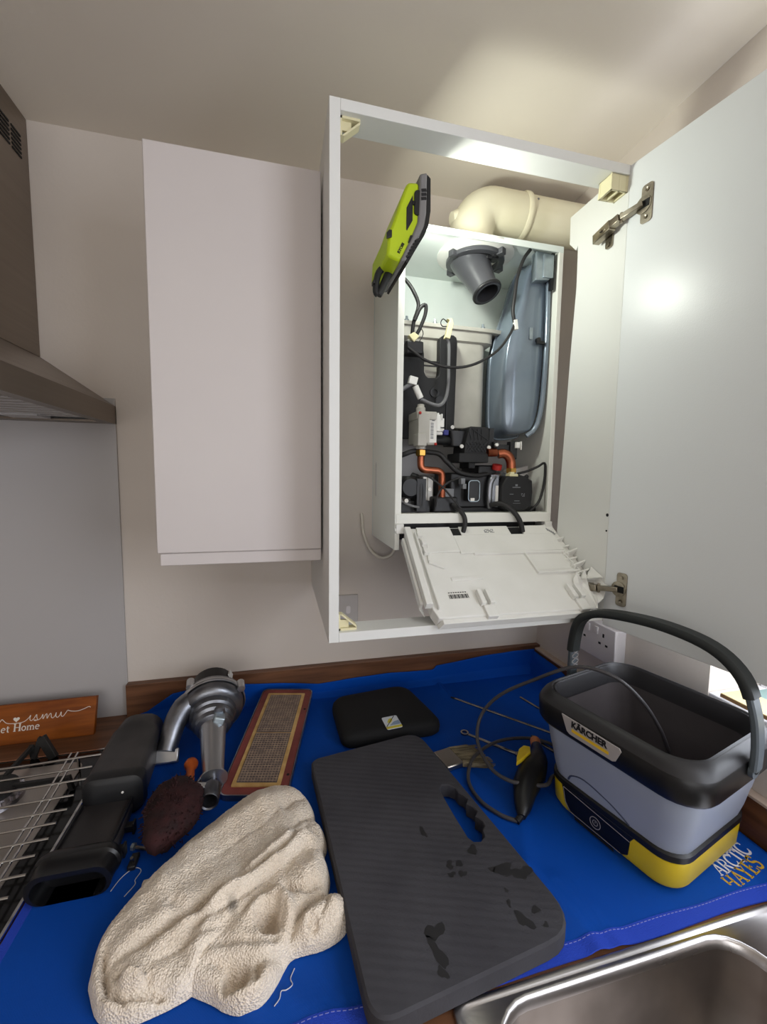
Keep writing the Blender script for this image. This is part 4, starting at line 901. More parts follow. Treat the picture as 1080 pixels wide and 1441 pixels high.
# ---------------------------------------------------------------- wooden sign
sg_o = V(-0.4285, 1.058, ZT+0.0005)
su, sv = V(1,0,0), V(0, 0.30, 0.954).normalized(); sn = su.cross(sv)
sign = thing('wooden_sign', 'orange-brown wooden plaque with white lettering leaning on the splashback', 'sign', sg_o)
sgb = MB().obox(sg_o + su*-0.15 + sv*0.0425 - sn*0.006, su*0.15, sv*0.0425, sn*0.006)
sbo = obj('board', sgb, MAT['sign'], sign, bevel=0.0008)
def spt(x, y): return sg_o + su*x + sv*y + sn*0.0002
FR_ = lambda x, y: (spt(x, y), su, sv, sn)
obj('lettering', serif_mb('et Home', 0.0165, FR_(-0.186, 0.0265), 0.0003, track=1.0), MAT['signink'], sbo, smooth=0)
obj('lettering', serif_mb('021', 0.0105, FR_(-0.204, 0.0135), 0.0003), MAT['signink'], sbo, smooth=0)
hx, hy = -0.158, 0.052
heart = [(0.0062*math.sin(t)**3, 0.0062*(13*math.cos(t)-5*math.cos(2*t)-2*math.cos(3*t)-math.cos(4*t))/17) for t in [2*math.pi*k/30 for k in range(30)]]
obj('heart', MB().prism(heart, spt(hx, hy), su, sv, sn, 0.0004), MAT['signink'], sbo, smooth=0)
script = [
 [(-0.212,0.060),(-0.206,0.059),(-0.201,0.064),(-0.199,0.069),(-0.202,0.071),(-0.204,0.065),(-0.200,0.060),(-0.194,0.060),(-0.189,0.067),(-0.186,0.071),(-0.182,0.067),(-0.176,0.062),(-0.166,0.060),(-0.152,0.060),(-0.142,0.062),(-0.134,0.069),(-0.131,0.074),(-0.132,0.066),(-0.129,0.062),(-0.124,0.066),(-0.1195,0.074),(-0.1185,0.068),(-0.117,0.063),(-0.121,0.061),(-0.1235,0.063),(-0.116,0.062),(-0.110,0.066),(-0.107,0.073),(-0.106,0.063),(-0.102,0.071),(-0.099,0.073),(-0.098,0.063),(-0.094,0.071),(-0.091,0.073),(-0.0895,0.065),(-0.086,0.063),(-0.082,0.068),(-0.0805,0.074),(-0.0805,0.066),(-0.077,0.063),(-0.073,0.067),(-0.0705,0.074),(-0.070,0.066),(-0.066,0.064),(-0.061,0.071),(-0.0575,0.076),(-0.054,0.0745),(-0.045,0.0725),(-0.035,0.0725),(-0.024,0.0755),(-0.015,0.079),(-0.0105,0.0775)],
]
sm = MB()
for st_ in script:
    p3 = [Vector((x, y, 0)) for x, y in st_]; p3 = spline(p3, 4)
    stroke_mb(sm, [(p.x, p.y) for p in p3], 0.0012, FR_(0, -0.016), 0.0003)
obj('lettering', sm, MAT['signink'], sbo, smooth=0)

# ---------------------------------------------------------------- things on the window sill
cb = thing('cream_board', 'cream board with brown edge lying on the window sill', 'board', (0.83, 0.40, WZ0+0.008))
obj('board_core', MB().box(0.803, 0.862, 0.25, 0.574, WZ0+0.008, WZ0+0.014), MAT['board_edge'], cb, smooth=0)
obj('board_face', MB().box(0.8035, 0.8615, 0.2505, 0.5735, WZ0+0.014, WZ0+0.0155), MAT['cream_board'], cb, smooth=0)
tag(obj('teal_card', MB().box(0.866, 0.922, 0.22, 0.572, WZ0+0.0082, WZ0+0.0105), MAT['teal'], smooth=0), 'grey-teal card lying flat on the window sill behind cream board', 'card')

# ---------------------------------------------------------------- sink
sk = thing('sink', 'stainless steel inset sink at the front of the worktop', 'sink', (0.44, 0.0, ZT))
SX0, SX1, SY0, SY1 = 0.187, 0.700, -0.48, 0.3985
def rr_at(cx, cy, hx, hy, r, z, seg=6): return [V(cx+x, cy+y, z) for x, y in rrect(hx, hy, r, seg)]
scx, scy = (SX0+SX1)/2, (SY0+SY1)/2
bx0, bx1, by0, by1 = 0.222, 0.604, -0.12, 0.3835
bcx, bcy, bhx, bhy = (bx0+bx1)/2, (by0+by1)/2, (bx1-bx0)/2, (by1-by0)/2
n_o = len(rrect(1,1,0.1,6))
outer = [rr_at(scx, scy, (SX1-SX0)/2-e, (SY1-SY0)/2-e, 0.012, z) for e, z in ((0.0,ZT+0.0005),(0.001,ZT+0.0035),(0.004,ZT+0.0045),(0.007,ZT+0.0035),(0.009,ZT+0.0022))]
rimr = [rr_at(bcx, bcy, bhx+e, bhy+e, 0.055+e, z) for e, z in ((0.006,ZT+0.0022),(0.003,ZT+0.004),(0.0,ZT+0.004),(-0.003,ZT+0.001),(-0.005,ZT-0.010))]
deck = MB().loft(outer + rimr, False, False)
obj('sink_deck', deck, MAT['steel'], sk, smooth=50)
bowl = MB().loft([rr_at(bcx, bcy, bhx-e, bhy-e, r, z) for e, r, z in ((0.005,0.05,ZT-0.010),(0.008,0.05,ZT-0.05),(0.014,0.055,ZT-0.14),(0.03,0.06,ZT-0.158),(0.06,0.05,ZT-0.163))], False, True)
obj('sink_bowl', bowl, MAT['sinkbowl'], sk, smooth=50)
obj('plug_hole', MB().lathe([(0.042,0),(0.042,0.002),(0.034,0.001),(0.03,-0.004)], (bcx, bcy, ZT-0.163), (0,0,1), 24), MAT['chrome'], sk)
tapd = MB().lathe([(0.03,0),(0.028,0.01),(0.022,0.014)], (0.655, 0.20, ZT+0.003), (0,0,1), 20)
obj('tap_hole_cover', tapd, MAT['chrome'], sk)
# ---------------------------------------------------------------- blue canvas work mat
ZM = ZT + 0.0028
def smooth01(t): t = np.clip(t, 0, 1); return t*t*(3-2*t)
nx, ny = 170, 130
gx = np.linspace(-0.3565, 0.772, nx); gy = np.linspace(0.405, 1.190, ny)
X, Y = np.meshgrid(gx, gy)
def seg_d(X, Y, a, b):
    ax, ay = a; bx, by = b
    t = np.clip(((X-ax)*(bx-ax)+(Y-ay)*(by-ay))/((bx-ax)**2+(by-ay)**2), 0, 1)
    return np.hypot(X-(ax+t*(bx-ax)), Y-(ay+t*(by-ay)))
Zr = 0.0006*np.sin(X*31+Y*17) + 0.0005*np.sin(X*13-Y*37+1.3)
for a, b, h, wd in (((0.40,0.415),(0.37,0.53),0.006,0.012),((0.43,0.41),(0.405,0.50),0.004,0.012),((0.37,0.53),(0.42,0.62),0.003,0.014),((0.05,0.41),(0.00,0.45),0.004,0.014),((-0.02,0.41),(-0.04,0.44),0.004,0.012)):
    Zr = Zr + h*np.exp(-(seg_d(X, Y, a, b)/wd)**2)
# the back edge rides up the upstand; how far it climbs varies along the wall
up = np.interp(X, [-0.357,-0.33,-0.27,-0.2,-0.1,0.0,0.1,0.2,0.3,0.435,0.445,0.5,0.6,0.70,0.772], [0.004,0.012,0.052,0.062,0.058,0.048,0.036,0.042,0.046,0.040,0.052,0.058,0.068,0.074,0.074])
yb = 1.098
over = np.clip(Y - yb, 0, None)
frac = over/(1.190-yb)
Yw = np.minimum(Y, yb) + 0.014*smooth01(frac*2.2)
Zc = up*np.power(frac, 1.25)
# right-hand edge climbs the side upstand near the corner
xr = 0.755
upr = np.interp(Y, [0.4,0.80,0.90,1.0,1.19], [0.002,0.004,0.045,0.066,0.068])
fr_ = np.clip(X-xr, 0, None)/(0.772-xr)
Zc = np.maximum(Zc, upr*fr_)
Xw = X.copy()
Zc = Zc + 0.010*np.exp(-((X-0.447)/0.006)**2)*smooth01((Y-1.0)/0.08)*(1-smooth01((Y-1.10)/0.03))
Zw = ZT + 0.0016 + np.clip(Zr, -0.0003, None)*1.0 + Zc
Zw = np.maximum(Zw, ZT+0.0012)
mm = MB()
tp_ = [V(Xw[j,i], Yw[j,i], Zw[j,i]) for j in range(ny) for i in range(nx)]
fs = [(j*nx+i, j*nx+i+1, (j+1)*nx+i+1, (j+1)*nx+i) for j in range(ny-1) for i in range(nx-1)]
mm.add(tp_, fs)
mat_o = thing('work_mat', 'bright blue canvas work mat spread over the worktop under the tools', 'mat', (0.2, 0.75, ZT))
cl = obj('canvas', mm, MAT['matblue'], mat_o, smooth=60)
so = cl.modifiers.new('thick', 'SOLIDIFY'); so.thickness = 0.0012; so.offset = -1
def zmat(x, y): 
    i = min(max(int(round((x-gx[0])/(gx[1]-gx[0]))), 0), nx-1); j = min(max(int(round((y-gy[0])/(gy[1]-gy[0]))), 0), ny-1)
    return Zw[j, i]
hm = MB(); hst = MB()
top, bot = [], []
for i in range(nx):
    zh = max(Zw[0:4,i]) + 0.0006
    p = V(Xw[0,i], 0.401 + 0.0015*math.sin(gx[i]*23), zh); q = V(Xw[2,i], Yw[2,i] + 0.004 + 0.001*math.sin(gx[i]*40), zh)
    top.append((p, q))
rings = [[p - V(0,0,0.0010) for p, q in top], [p + V(0,0,0.0012) for p, q in top], [q + V(0,0,0.0014) for p, q in top], [q - V(0,0,0.0002) for p, q in top]]
vs = [p for r_ in rings for p in r_]
fs = [(j*nx+i, j*nx+i+1, ((j+1)%4)*nx+i+1, ((j+1)%4)*nx+i) for j in range(4) for i in range(nx-1)]
hm.add(vs, fs)
he_ = obj('hem', hm, MAT['hem'], mat_o, smooth=40, label='lighter blue stitched hem along the front edge')
for i in range(0, nx-1):
    for k in (0, ):
        a = top[i][0].lerp(top[i][1], 0.86); b = top[i+1][0].lerp(top[i+1][1], 0.86)
        hst.bar(a + V(0,0,0.0016), a.lerp(b, 0.62) + V(0,0,0.0016), 0.0007, 0.0006)
obj('stitching', hst, MAT['stitch'], he_, smooth=0, kind='stuff')
# left hem beside the hob
lh = MB()
pl2 = [(Xw[j,0], Yw[j,0], Zw[j,0]) for j in range(0, ny-22)]
lh.loft([[V(x-0.001,y,z-0.001) for x,y,z in pl2], [V(x-0.001,y,z+0.0012) for x,y,z in pl2], [V(x+0.012,y,z+0.0014) for x,y,z in pl2], [V(x+0.012,y,z) for x,y,z in pl2]], False, False, closed=False)
obj('hem', lh, MAT['hem'], mat_o, smooth=40)
tr_, tu_ = V(0.975, 0.19, 0).normalized(), V(-0.19, 0.975, 0).normalized()
zt = ZT + 0.0029
p_ar = serif_mb('ARCTIC', 0.0215, ((0.660, 0.4435, zt), tr_, tu_, (0,0,1)), 0.0003, bow=0.16, track=0.96, grow=0.12)
obj('printed_name', p_ar, MAT['matprint_white'], mat_o, smooth=0)
p_ha = serif_mb('HAYES', 0.0215, ((0.656, 0.4225, zt), tr_, tu_, (0,0,1)), 0.0003, bow=0.10, track=1.06, grow=0.10)
obj('printed_name', p_ha, MAT['matprint_gold'], mat_o, smooth=0)

# ---------------------------------------------------------------- kneeling pad
def round_poly(pts, r, seg=5):
    out = []; k = len(pts)
    for i in range(k):
        p, a, b = Vector(pts[i]), Vector(pts[i-1]), Vector(pts[(i+1) % k])
        rr = r[i] if hasattr(r, '__len__') else r
        u, v = (a-p).normalized(), (b-p).normalized()
        ang = u.angle(v); d = rr/math.tan(ang/2)
        s, e = p + u*d, p + v*d
        for q in range(seg+1):
            t = q/seg; out.append(tuple((s*(1-t)+p*t)*(1-t) + (p*(1-t)+e*t)*t))
    return out
def slab_hole(outline, hole, z0, z1, inset=0.003):
    """a slab with a through hole and softened top edge"""
    def off(pts, d):
        k = len(pts); o = []
        area = sum(pts[i][0]*pts[(i+1)%k][1]-pts[(i+1)%k][0]*pts[i][1] for i in range(k)); s = 1 if area > 0 else -1
        for i in range(k):
            ax, ay = pts[i-1]; bx, by = pts[(i+1)%k]; dx, dy = bx-ax, by-ay; l = math.hypot(dx,dy) or 1
            o.append((pts[i][0]-dy/l*d*s, pts[i][1]+dx/l*d*s))
        return o
    bm = bmesh.new()
    def ringv(pts, z): return [bm.verts.new((x,y,z)) for x,y in pts]
    a0, a1, a2 = ringv(outline, z0), ringv(outline, z1-inset), ringv(off(outline, inset), z1)
    h0, h1, h2 = ringv(hole, z0), ringv(hole, z1-inset*0.5), ringv(off(hole, -inset*0.5), z1)
    for r1, r2 in ((a0,a1),(a1,a2),(h0,h1),(h1,h2)):
        k = len(r1)
        for i in range(k): bm.faces.new((r1[i], r1[(i+1)%k], r2[(i+1)%k], r2[i]))
    for A, B in ((a2,h2),(a0,h0)):
        ed = []
        for R in (A,B):
            for i in range(len(R)):
                e = bm.edges.get((R[i], R[(i+1)%len(R)])) or bm.edges.new((R[i], R[(i+1)%len(R)])); ed.append(e)
        bmesh.ops.triangle_fill(bm, edges=ed, use_beauty=True)
    mb = MB(); bm.verts.index_update()
    mb.add([v.co.copy() for v in bm.verts], [[v.index for v in f.verts] for f in bm.faces]); bm.free()
    return mb
kz0, kz1 = ZT+0.0075, 0.945
kp = thing('kneeling_pad', 'large charcoal foam kneeling pad with a finger-grip hole and wet spots', 'kneeling pad', (0.22, 0.61, ZT))
ol = round_poly([(0.055,0.815),(0.300,0.855),(0.377,0.412),(0.090,0.379)], [0.022,0.04,0.05,0.03], 6)
hol = [(0.284,0.678),(0.292,0.688),(0.305,0.686),(0.315,0.676),(0.316,0.664),(0.323,0.655),(0.325,0.645),(0.319,0.637),(0.327,0.628),(0.329,0.616),(0.322,0.608),(0.329,0.598),(0.328,0.586),(0.320,0.578),(0.318,0.567),(0.308,0.560),(0.297,0.562),(0.291,0.572),(0.287,0.62)]
obj('foam_slab', slab_hole(ol, hol, kz0, kz1), MAT['kneel'], kp, smooth=40)
def blob(cx, cy, sx, sy, rot, seed):
    r_ = random.Random(seed); k = 16; o = []
    ph = [r_.uniform(0, 6.28) for _ in range(3)]
    for i in range(k):
        a = 2*math.pi*i/k; m_ = 1 + 0.28*math.sin(2*a+ph[0]) + 0.2*math.sin(3*a+ph[1]) + 0.12*math.sin(5*a+ph[2])
        x, y = sx*m_*math.cos(a), sy*m_*math.sin(a)
        o.append((cx + x*math.cos(rot)-y*math.sin(rot), cy + x*math.sin(rot)+y*math.cos(rot)))
    return o
wet = [(0.223,0.597,0.005,0.009,0.3),(0.288,0.548,0.007,0.009,0.2),(0.243,0.533,0.006,0.006,0.4),(0.258,0.532,0.004,0.007,-0.4),(0.240,0.518,0.005,0.005,0.2),(0.256,0.516,0.006,0.005,0.9),(0.318,0.508,0.018,0.008,-0.1),(0.343,0.497,0.014,0.010,0.2),(0.302,0.512,0.004,0.005,0),(0.188,0.452,0.012,0.010,0.6),(0.183,0.428,0.007,0.017,0.15),(0.181,0.408,0.005,0.007,0.1),(0.308,0.438,0.007,0.014,0.25),(0.331,0.446,0.005,0.006,0.3),(0.333,0.426,0.003,0.004,0),(0.300,0.462,0.003,0.005,0),(0.306,0.479,0.002,0.004,0)]
for i, (x, y, sx, sy, a) in enumerate(wet):
    obj('wet_spot', MB().prism(blob(x, y, sx, sy, a, i), (0,0,kz1-0.0004), (1,0,0),(0,1,0),(0,0,1), 0.0006), MAT['wet'], kp, smooth=0)

# ---------------------------------------------------------------- black pouch
po = thing('black_pouch', 'flat padded black case with a small white and yellow sticker', 'case', (0.25, 0.95, ZT))
pc = round_poly([(0.122,1.035),(0.335,1.062),(0.374,0.868),(0.128,0.862)], [0.04,0.05,0.03,0.03], 6)
def shrink(pts, s, cx=0.24, cy=0.955): return [(cx+(x-cx)*s, cy+(y-cy)*s) for x, y in pts]
obj('case_body', MB().loft([[V(x,y,z) for x,y in shrink(pc,s)] for s, z in ((0.94,ZT+0.0035),(0.99,ZT+0.010),(1.0,ZT+0.020),(0.985,ZT+0.030),(0.93,ZT+0.038),(0.80,ZT+0.041),(0.4,ZT+0.042))]), MAT['foamblack'], po, smooth=60)
zs = ZT + 0.0418
sq = [(-0.018,-0.022),(0.018,-0.022),(0.018,0.022),(-0.018,0.022)]
su2, sv2 = V(0.985,0.10,0), V(-0.06,0.998,0); so2 = V(0.248,0.886,zs)
sw = obj('sticker', MB().prism(rrect(0.019,0.024,0.004,4), so2, su2, sv2, (0,0,1), 0.0006), MAT['stickwhite'], po, smooth=0)
obj('sticker_print', MB().prism([(-0.019,-0.022),(0.019,-0.022),(0.019,-0.014),(-0.019,-0.014)], so2+V(0,0,0.0006), su2, sv2, (0,0,1), 0.0003), MAT['stickyellow'], sw, smooth=0)
obj('sticker_print', MB().prism([(-0.009,-0.011),(0.018,-0.011),(0.018,0.004),(0.006,0.002)], so2+V(0,0,0.0006), su2, sv2, (0,0,1), 0.0003), MAT['stickblue'], sw, smooth=0)
obj('sticker_print', MB().prism([(-0.011,0.002),(-0.004,-0.002),(0.004,0.008),(0.003,0.016),(-0.004,0.014)], so2+V(0,0,0.0006), su2, sv2, (0,0,1), 0.0003), MAT['stickyellow'], sw, smooth=0)
sl_ = MB(); stroke_mb(sl_, [(-0.017,-0.013),(0.012,0.022)], 0.0016, (so2+V(0,0,0.0007), su2, sv2, V(0,0,1)), 0.0004)
obj('sticker_print', sl_, MAT['ink'], sw, smooth=0)

# ---------------------------------------------------------------- hand tools
zt0 = ZT + 0.0042
tl_ = thing('long_screwdriver', 'long thin steel driver rod lying from the mat fold toward the bucket', 'screwdriver', (0.55, 0.91, ZT))
obj('shaft', MB().tube([(0.462,1.012,zt0),(0.640,0.800,zt0)], 0.0032, 10), MAT['chromevan'], tl_, smooth=60)
obj('tip', MB().tube([(0.454,1.021,zt0),(0.463,1.011,zt0)], [0.0022,0.0034], 8), MAT['black'], tl_, smooth=60)
tag(obj('short_rod', MB().tube([(0.643,0.978,zt0),(0.668,0.892,zt0)], 0.0032, 10), MAT['chromevan'], smooth=60), 'short steel rod poking out behind the bucket\'s back corner', 'rod')
def spanner(name, label, a, b, w, open_end=True):
    a, b = V(*a), V(*b); d = (b-a).normalized(); s = V(-d.y, d.x, 0); L_ = (b-a).length
    t = thing(name, label, 'spanner', (a+b)/2 - V(0,0,0.003), 'combination spanners on the blue mat')
    obj('shank', MB().bar(a + d*w*0.9, b - d*w*0.9, w*0.72, 0.0045), MAT['chromevan'], t, bevel=0.001)
    n = 20; o1 = [a + d*math.cos(2*math.pi*k/n)*w*0.92 + s*math.sin(2*math.pi*k/n)*w*0.92 for k in range(n)]; o2 = [a + d*math.cos(2*math.pi*k/n)*w*0.56 + s*math.sin(2*math.pi*k/n)*w*0.56 for k in range(n)]
    z = V(0,0,0.0032)
    m_ = MB().loft([[p-z for p in o1],[p+z for p in o1],[p+z for p in o2],[p-z for p in o2],[p-z for p in o1]], False, False)
    obj('ring_end', m_, MAT['chromevan'], t, smooth=40)
    jaw = [(-1.0,0.35),(-0.5,0.85),(0.3,1.0),(1.0,0.75),(1.05,0.45),(0.1,0.42),(0.0,0.0),(0.1,-0.42),(1.05,-0.45),(1.0,-0.75),(0.3,-1.0),(-0.5,-0.85),(-1.0,-0.35)]
    ca = math.radians(14); dd_, ss_ = d*math.cos(ca)+s*math.sin(ca), s*math.cos(ca)-d*math.sin(ca)
    obj('open_jaw', MB().prism([(x*w, y*w) for x, y in jaw], b - z, dd_, ss_, (0,0,1), 0.0064), MAT['chromevan'], t, smooth=0, bevel=0.0008)
spanner('combination_spanner', 'silver combination spanner lying clear between paint brush and long rod', (0.422,0.864,zt0), (0.508,0.764,zt0), 0.0105)
spanner('combination_spanner', 'silver combination spanner half hidden by the bucket\'s left side', (0.598,0.735,zt0), (0.572,0.806,zt0), 0.0105)
pb = thing('paint_brush', 'flat paint brush with tin ferrule sticking out from the kneeling pad', 'brush', (0.39, 0.775, ZT))
obj('ferrule', MB().obox((0.344,0.779,ZT+0.011), V(0.020,0.004,0), V(-0.006,0.0265,0), (0,0,0.006)), MAT['ferrule'], pb, bevel=0.003)
hr = MB().loft([[V(0.362,0.783,ZT+0.011) + V(-0.006,0.0265,0)*a + V(0,0,b) for a,b in ((-1,-0.005),(1,-0.005),(1,0.005),(-1,0.005))], [V(0.408,0.778,ZT+0.009) + V(-0.007,0.034,0)*a + V(0,0,b) for a,b in ((-1,-0.005),(1,-0.005),(1,0.005),(-1,0.005))], [V(0.425,0.775,ZT+0.007) + V(-0.007,0.033,0)*a + V(0,0,b) for a,b in ((-1,-0.002),(1,-0.002),(1,0.002),(-1,0.002))]])
obj('bristles', hr, MAT['hair'], pb, smooth=40)
hb_ = MB(); rr_ = random.Random(5)
for k in range(46):
    t = rr_.uniform(-0.95, 0.95); a = V(0.365,0.783,ZT+0.0165) + V(-0.006,0.0265,0)*t; b = V(0.425+rr_.uniform(-0.01,0.008),0.775,ZT+0.0095+rr_.uniform(0,0.002)) + V(-0.007,0.036,0)*(t+rr_.uniform(-0.08,0.08))
    hb_.bar(a, b, 0.0009, 0.0009)
obj('loose_hair', hb_, MAT['hair'], pb, smooth=0, kind='stuff')
obj('handle', MB().loft([[V(0.324-k*0.02,0.775-k*0.006,ZT+0.0042) + V(-0.2,0.98,0)*x*w_ + V(0,0,z) for x, z in ((-1,-0.001),(1,-0.001),(1,0.002),(-1,0.002))] for k, w_ in ((0,0.022),(0.2,0.020))]), MAT['orangewood'], pb, smooth=0)

# ---------------------------------------------------------------- cleaner bucket
E1, E2, BC = V(0.967,0.254,0).normalized(), V(-0.254,0.967,0).normalized(), V(0.625,0.565,0)
bk = thing('cleaner_bucket', 'yellow and black portable cleaner bucket with grey tank and raised handle', 'bucket', (0.625, 0.565, ZT))
def bl(x, y, z): return BC + E1*x + E2*y + V(0,0,z)
def bring(hx, hy, r, z, seg=7): return [bl(x, y, z) for x, y in rrect(hx, hy, r, seg)]
zb = ZT + 0.0040
ba = obj('base', MB().loft([bring(hx,hy,r,z) for hx,hy,r,z in ((0.092,0.097,0.03,zb),(0.102,0.107,0.034,zb+0.002),(0.108,0.113,0.036,zb+0.012),(0.110,0.115,0.037,0.966),(0.106,0.111,0.035,0.969))]), MAT['k_yellow'], bk, smooth=40)
obj('base_seam', MB().loft([bring(hx,hy,r,z) for hx,hy,r,z in ((0.108,0.113,0.036,0.965),(0.1115,0.1165,0.038,0.969),(0.1115,0.1165,0.038,0.978),(0.108,0.113,0.036,0.981))], False, False), MAT['k_black'], bk, smooth=40)
def facept(off, y, z): return BC + E1*off + E2*y + V(0,0,z)
FX = (-E2).normalized()      # reading direction on the logo side
pan = [(-0.080,0.968),(-0.072,0.940),(-0.062,0.927),(0.034,0.926),(0.044,0.933),(0.046,0.958),(0.052,0.968)]
pnl = obj('control_panel', MB().prism([(x, z) for x, z in pan], facept(-0.1085, 0, 0), FX, (0,0,1), -E1, 0.0024), MAT['blackgloss'], ba, smooth=0, bevel=0.001)
pln = MB(); stroke_mb(pln, [(x, z) for x, z in ((-0.076,0.9655),(0.046,0.9575))], 0.0010, (facept(-0.1109,0,0), FX, V(0,0,1), -E1), 0.0003); stroke_mb(pln, [(-0.0765,0.9645),(-0.070,0.940),(-0.060,0.9285),(0.033,0.9275)], 0.0008, (facept(-0.1109,0,0), FX, V(0,0,1), -E1), 0.0003)
obj('panel_line', pln, MAT['k_logo'], pnl, smooth=0)
rb_ = MB(); stroke_mb(rb_, arc(-0.012,0.944,0.0095,0.0095,0,360,24), 0.0009, (facept(-0.1109,0,0), FX, V(0,0,1), -E1), 0.0003); stroke_mb(rb_, arc(-0.012,0.944,0.0045,0.0045,110,430,16), 0.0008, (facept(-0.1109,0,0), FX, V(0,0,1), -E1), 0.0003); stroke_mb(rb_, [(-0.012,0.9435),(-0.012,0.949)], 0.0008, (facept(-0.1109,0,0), FX, V(0,0,1), -E1), 0.0003)
obj('power_button', rb_, MAT['k_logo'], pnl, smooth=0)
obj('release_slot', MB().prism([(-0.052,0.920),(0.020,0.9195),(0.022,0.915),(-0.050,0.9155)], facept(-0.1095,0,0.0045), FX, (0,0,1), -E1, 0.0006), MAT['dark'], ba, smooth=0)
tank = MB().loft([bring(hx,hy,r,z) for hx,hy,r,z in ((0.107,0.112,0.036,0.978),(0.112,0.118,0.040,1.000),(0.1165,0.1235,0.042,1.030),(0.1175,0.1245,0.042,1.033),(0.122,0.129,0.045,1.060),(0.126,0.134,0.046,1.085),(0.118,0.126,0.044,1.085),(0.114,0.121,0.042,1.060),(0.100,0.104,0.034,0.992),(0.09,0.094,0.03,0.988))], False, True)
tk = obj('tank', tank, MAT['k_tank'], bk, smooth=50)
arcp = [(-0.069,0.984),(-0.060,0.997),(-0.035,1.006),(0.005,0.999),(0.029,0.989),(0.042,0.981)]
obj('tank_groove', MB().tube([facept(-0.1068-(z-0.978)*0.19, 0, z) + FX*x for x, z in arcp], 0.0018, 8, smooth=4), MAT['k_groove'], tk, smooth=60)
obj('inner_liner', MB().loft([bring(hx,hy,r,z) for hx,hy,r,z in ((0.1125,0.1195,0.04,1.098),(0.1095,0.116,0.04,1.06),(0.108,0.114,0.038,1.055),(0.0985,0.1025,0.033,0.996),(0.088,0.092,0.03,0.992))], False, True), MAT['k_inner'], bk, smooth=50)
HB = 0.146
collar = MB().loft([bring(hx,hy,r,z) for hx,hy,r,z in ((0.127,0.136,0.046,1.079),(0.132,HB-0.005,0.050,1.079),(0.1355,HB-0.001,0.052,1.085),(0.137,HB,0.052,1.113),(0.135,HB-0.002,0.052,1.119))], False, False)
obj('rim_band', collar, MAT['k_black'], bk, smooth=50)
bev = MB().loft([bring(hx,hy,r,z) for hx,hy,r,z in ((0.135,HB-0.002,0.052,1.119),(0.131,HB-0.006,0.051,1.127),(0.123,HB-0.014,0.049,1.136),(0.1205,HB-0.0165,0.048,1.1365),(0.1185,HB-0.0185,0.047,1.1335),(0.1155,HB-0.0215,0.045,1.135),(0.114,HB-0.023,0.044,1.132),(0.1128,HB-0.0242,0.043,1.095))], False, False)
obj('rim_top', bev, MAT['k_bevel'], bk, smooth=40)
lgp = [(-0.068,1.116),(0.036,1.114),(0.039,1.110),(0.031,1.090),(0.026,1.087),(-0.050,1.087),(-0.056,1.090)]
lp = obj('logo_plate', MB().prism(lgp, facept(-0.1362,0,0.002), FX, (0,0,1), -E1, 0.0022), MAT['k_logo'], bk, smooth=0, bevel=0.0008)
obj('logo_lettering', text_mb('KÄRCHER', 0.0145, (facept(-0.1386, 0.0475, 1.1045), FX, (0,0,1), -E1), 0.0004, 0.0006, squash=0.98), MAT['ink'], lp, smooth=0)
obj('logo_bar', MB().prism([(-0.046,1.096),(0.020,1.0955),(0.020,1.1005),(-0.046,1.101)], facept(-0.1386,0,0.0005), FX, (0,0,1), -E1, 0.0005), MAT['k_logoyellow'], lp, smooth=0)
# carrying handle
hp = [(-0.152,1.112),(-0.152,1.150),(-0.146,1.195),(-0.128,1.241),(-0.088,1.270),(-0.022,1.280),(0.050,1.276),(0.105,1.264),(0.138,1.240),(0.150,1.195),(0.152,1.140),(0.152,1.112)]
def hpt(s, z): return bl(0.0, s, z)
path = spline([hpt(s, z) for s, z in hp], 5)
def strap(mb, path, w, t, inward):
    rings = []
    for i, p in enumerate(path):
        tg = (path[min(i+1, len(path)-1)] - path[max(i-1, 0)]).normalized()
        nn = E1.cross(tg).normalized()
        rings.append([p + E1*w*x + nn*t*y for x, y in ((-1,-0.5),(-0.8,-1),(0.8,-1),(1,-0.5),(1,0.5),(0.8,1),(-0.8,1),(-1,0.5))])
    return mb.loft(rings)
n1 = int(len(path)*0.22); n2 = int(len(path)*0.84)
hdl = obj('carry_handle', strap(MB(), path[:n1+1], 0.0115, 0.0048, 1), MAT['k_handle'], bk, smooth=40)
obj('handle_arm', strap(MB(), path[n2:], 0.0115, 0.0048, 1), MAT['k_handle'], hdl, smooth=40)
obj('handle_grip', strap(MB(), path[n1:n2+1], 0.0135, 0.0072, 1), MAT['k_grip'], hdl, smooth=40)
for s in (-1, 1):
    obj('pivot', MB().lathe([(0.012,0),(0.012,0.006),(0.006,0.006),(0.006,0.004)], bl(0, s*(HB+0.0015), 1.110), E2*s, 20), MAT['k_handle'], hdl, smooth=30)
    obj('pivot_socket', MB().lathe([(0.005,0),(0.005,0.001)], bl(0, s*(HB+0.0078), 1.110), E2*s, 16), MAT['dark'], hdl, smooth=30)
rbm = MB()
for k in range(5):
    z = 1.140+k*0.012; rbm.bar(bl(-0.010,0.146,z), bl(0.010,0.146,z+0.010), 0.0014, 0.0014); rbm.bar(bl(0.010,0.146,z), bl(-0.010,0.146,z+0.010), 0.0014, 0.0014)
obj('arm_ribbing', rbm, MAT['k_logo'], hdl, smooth=0)

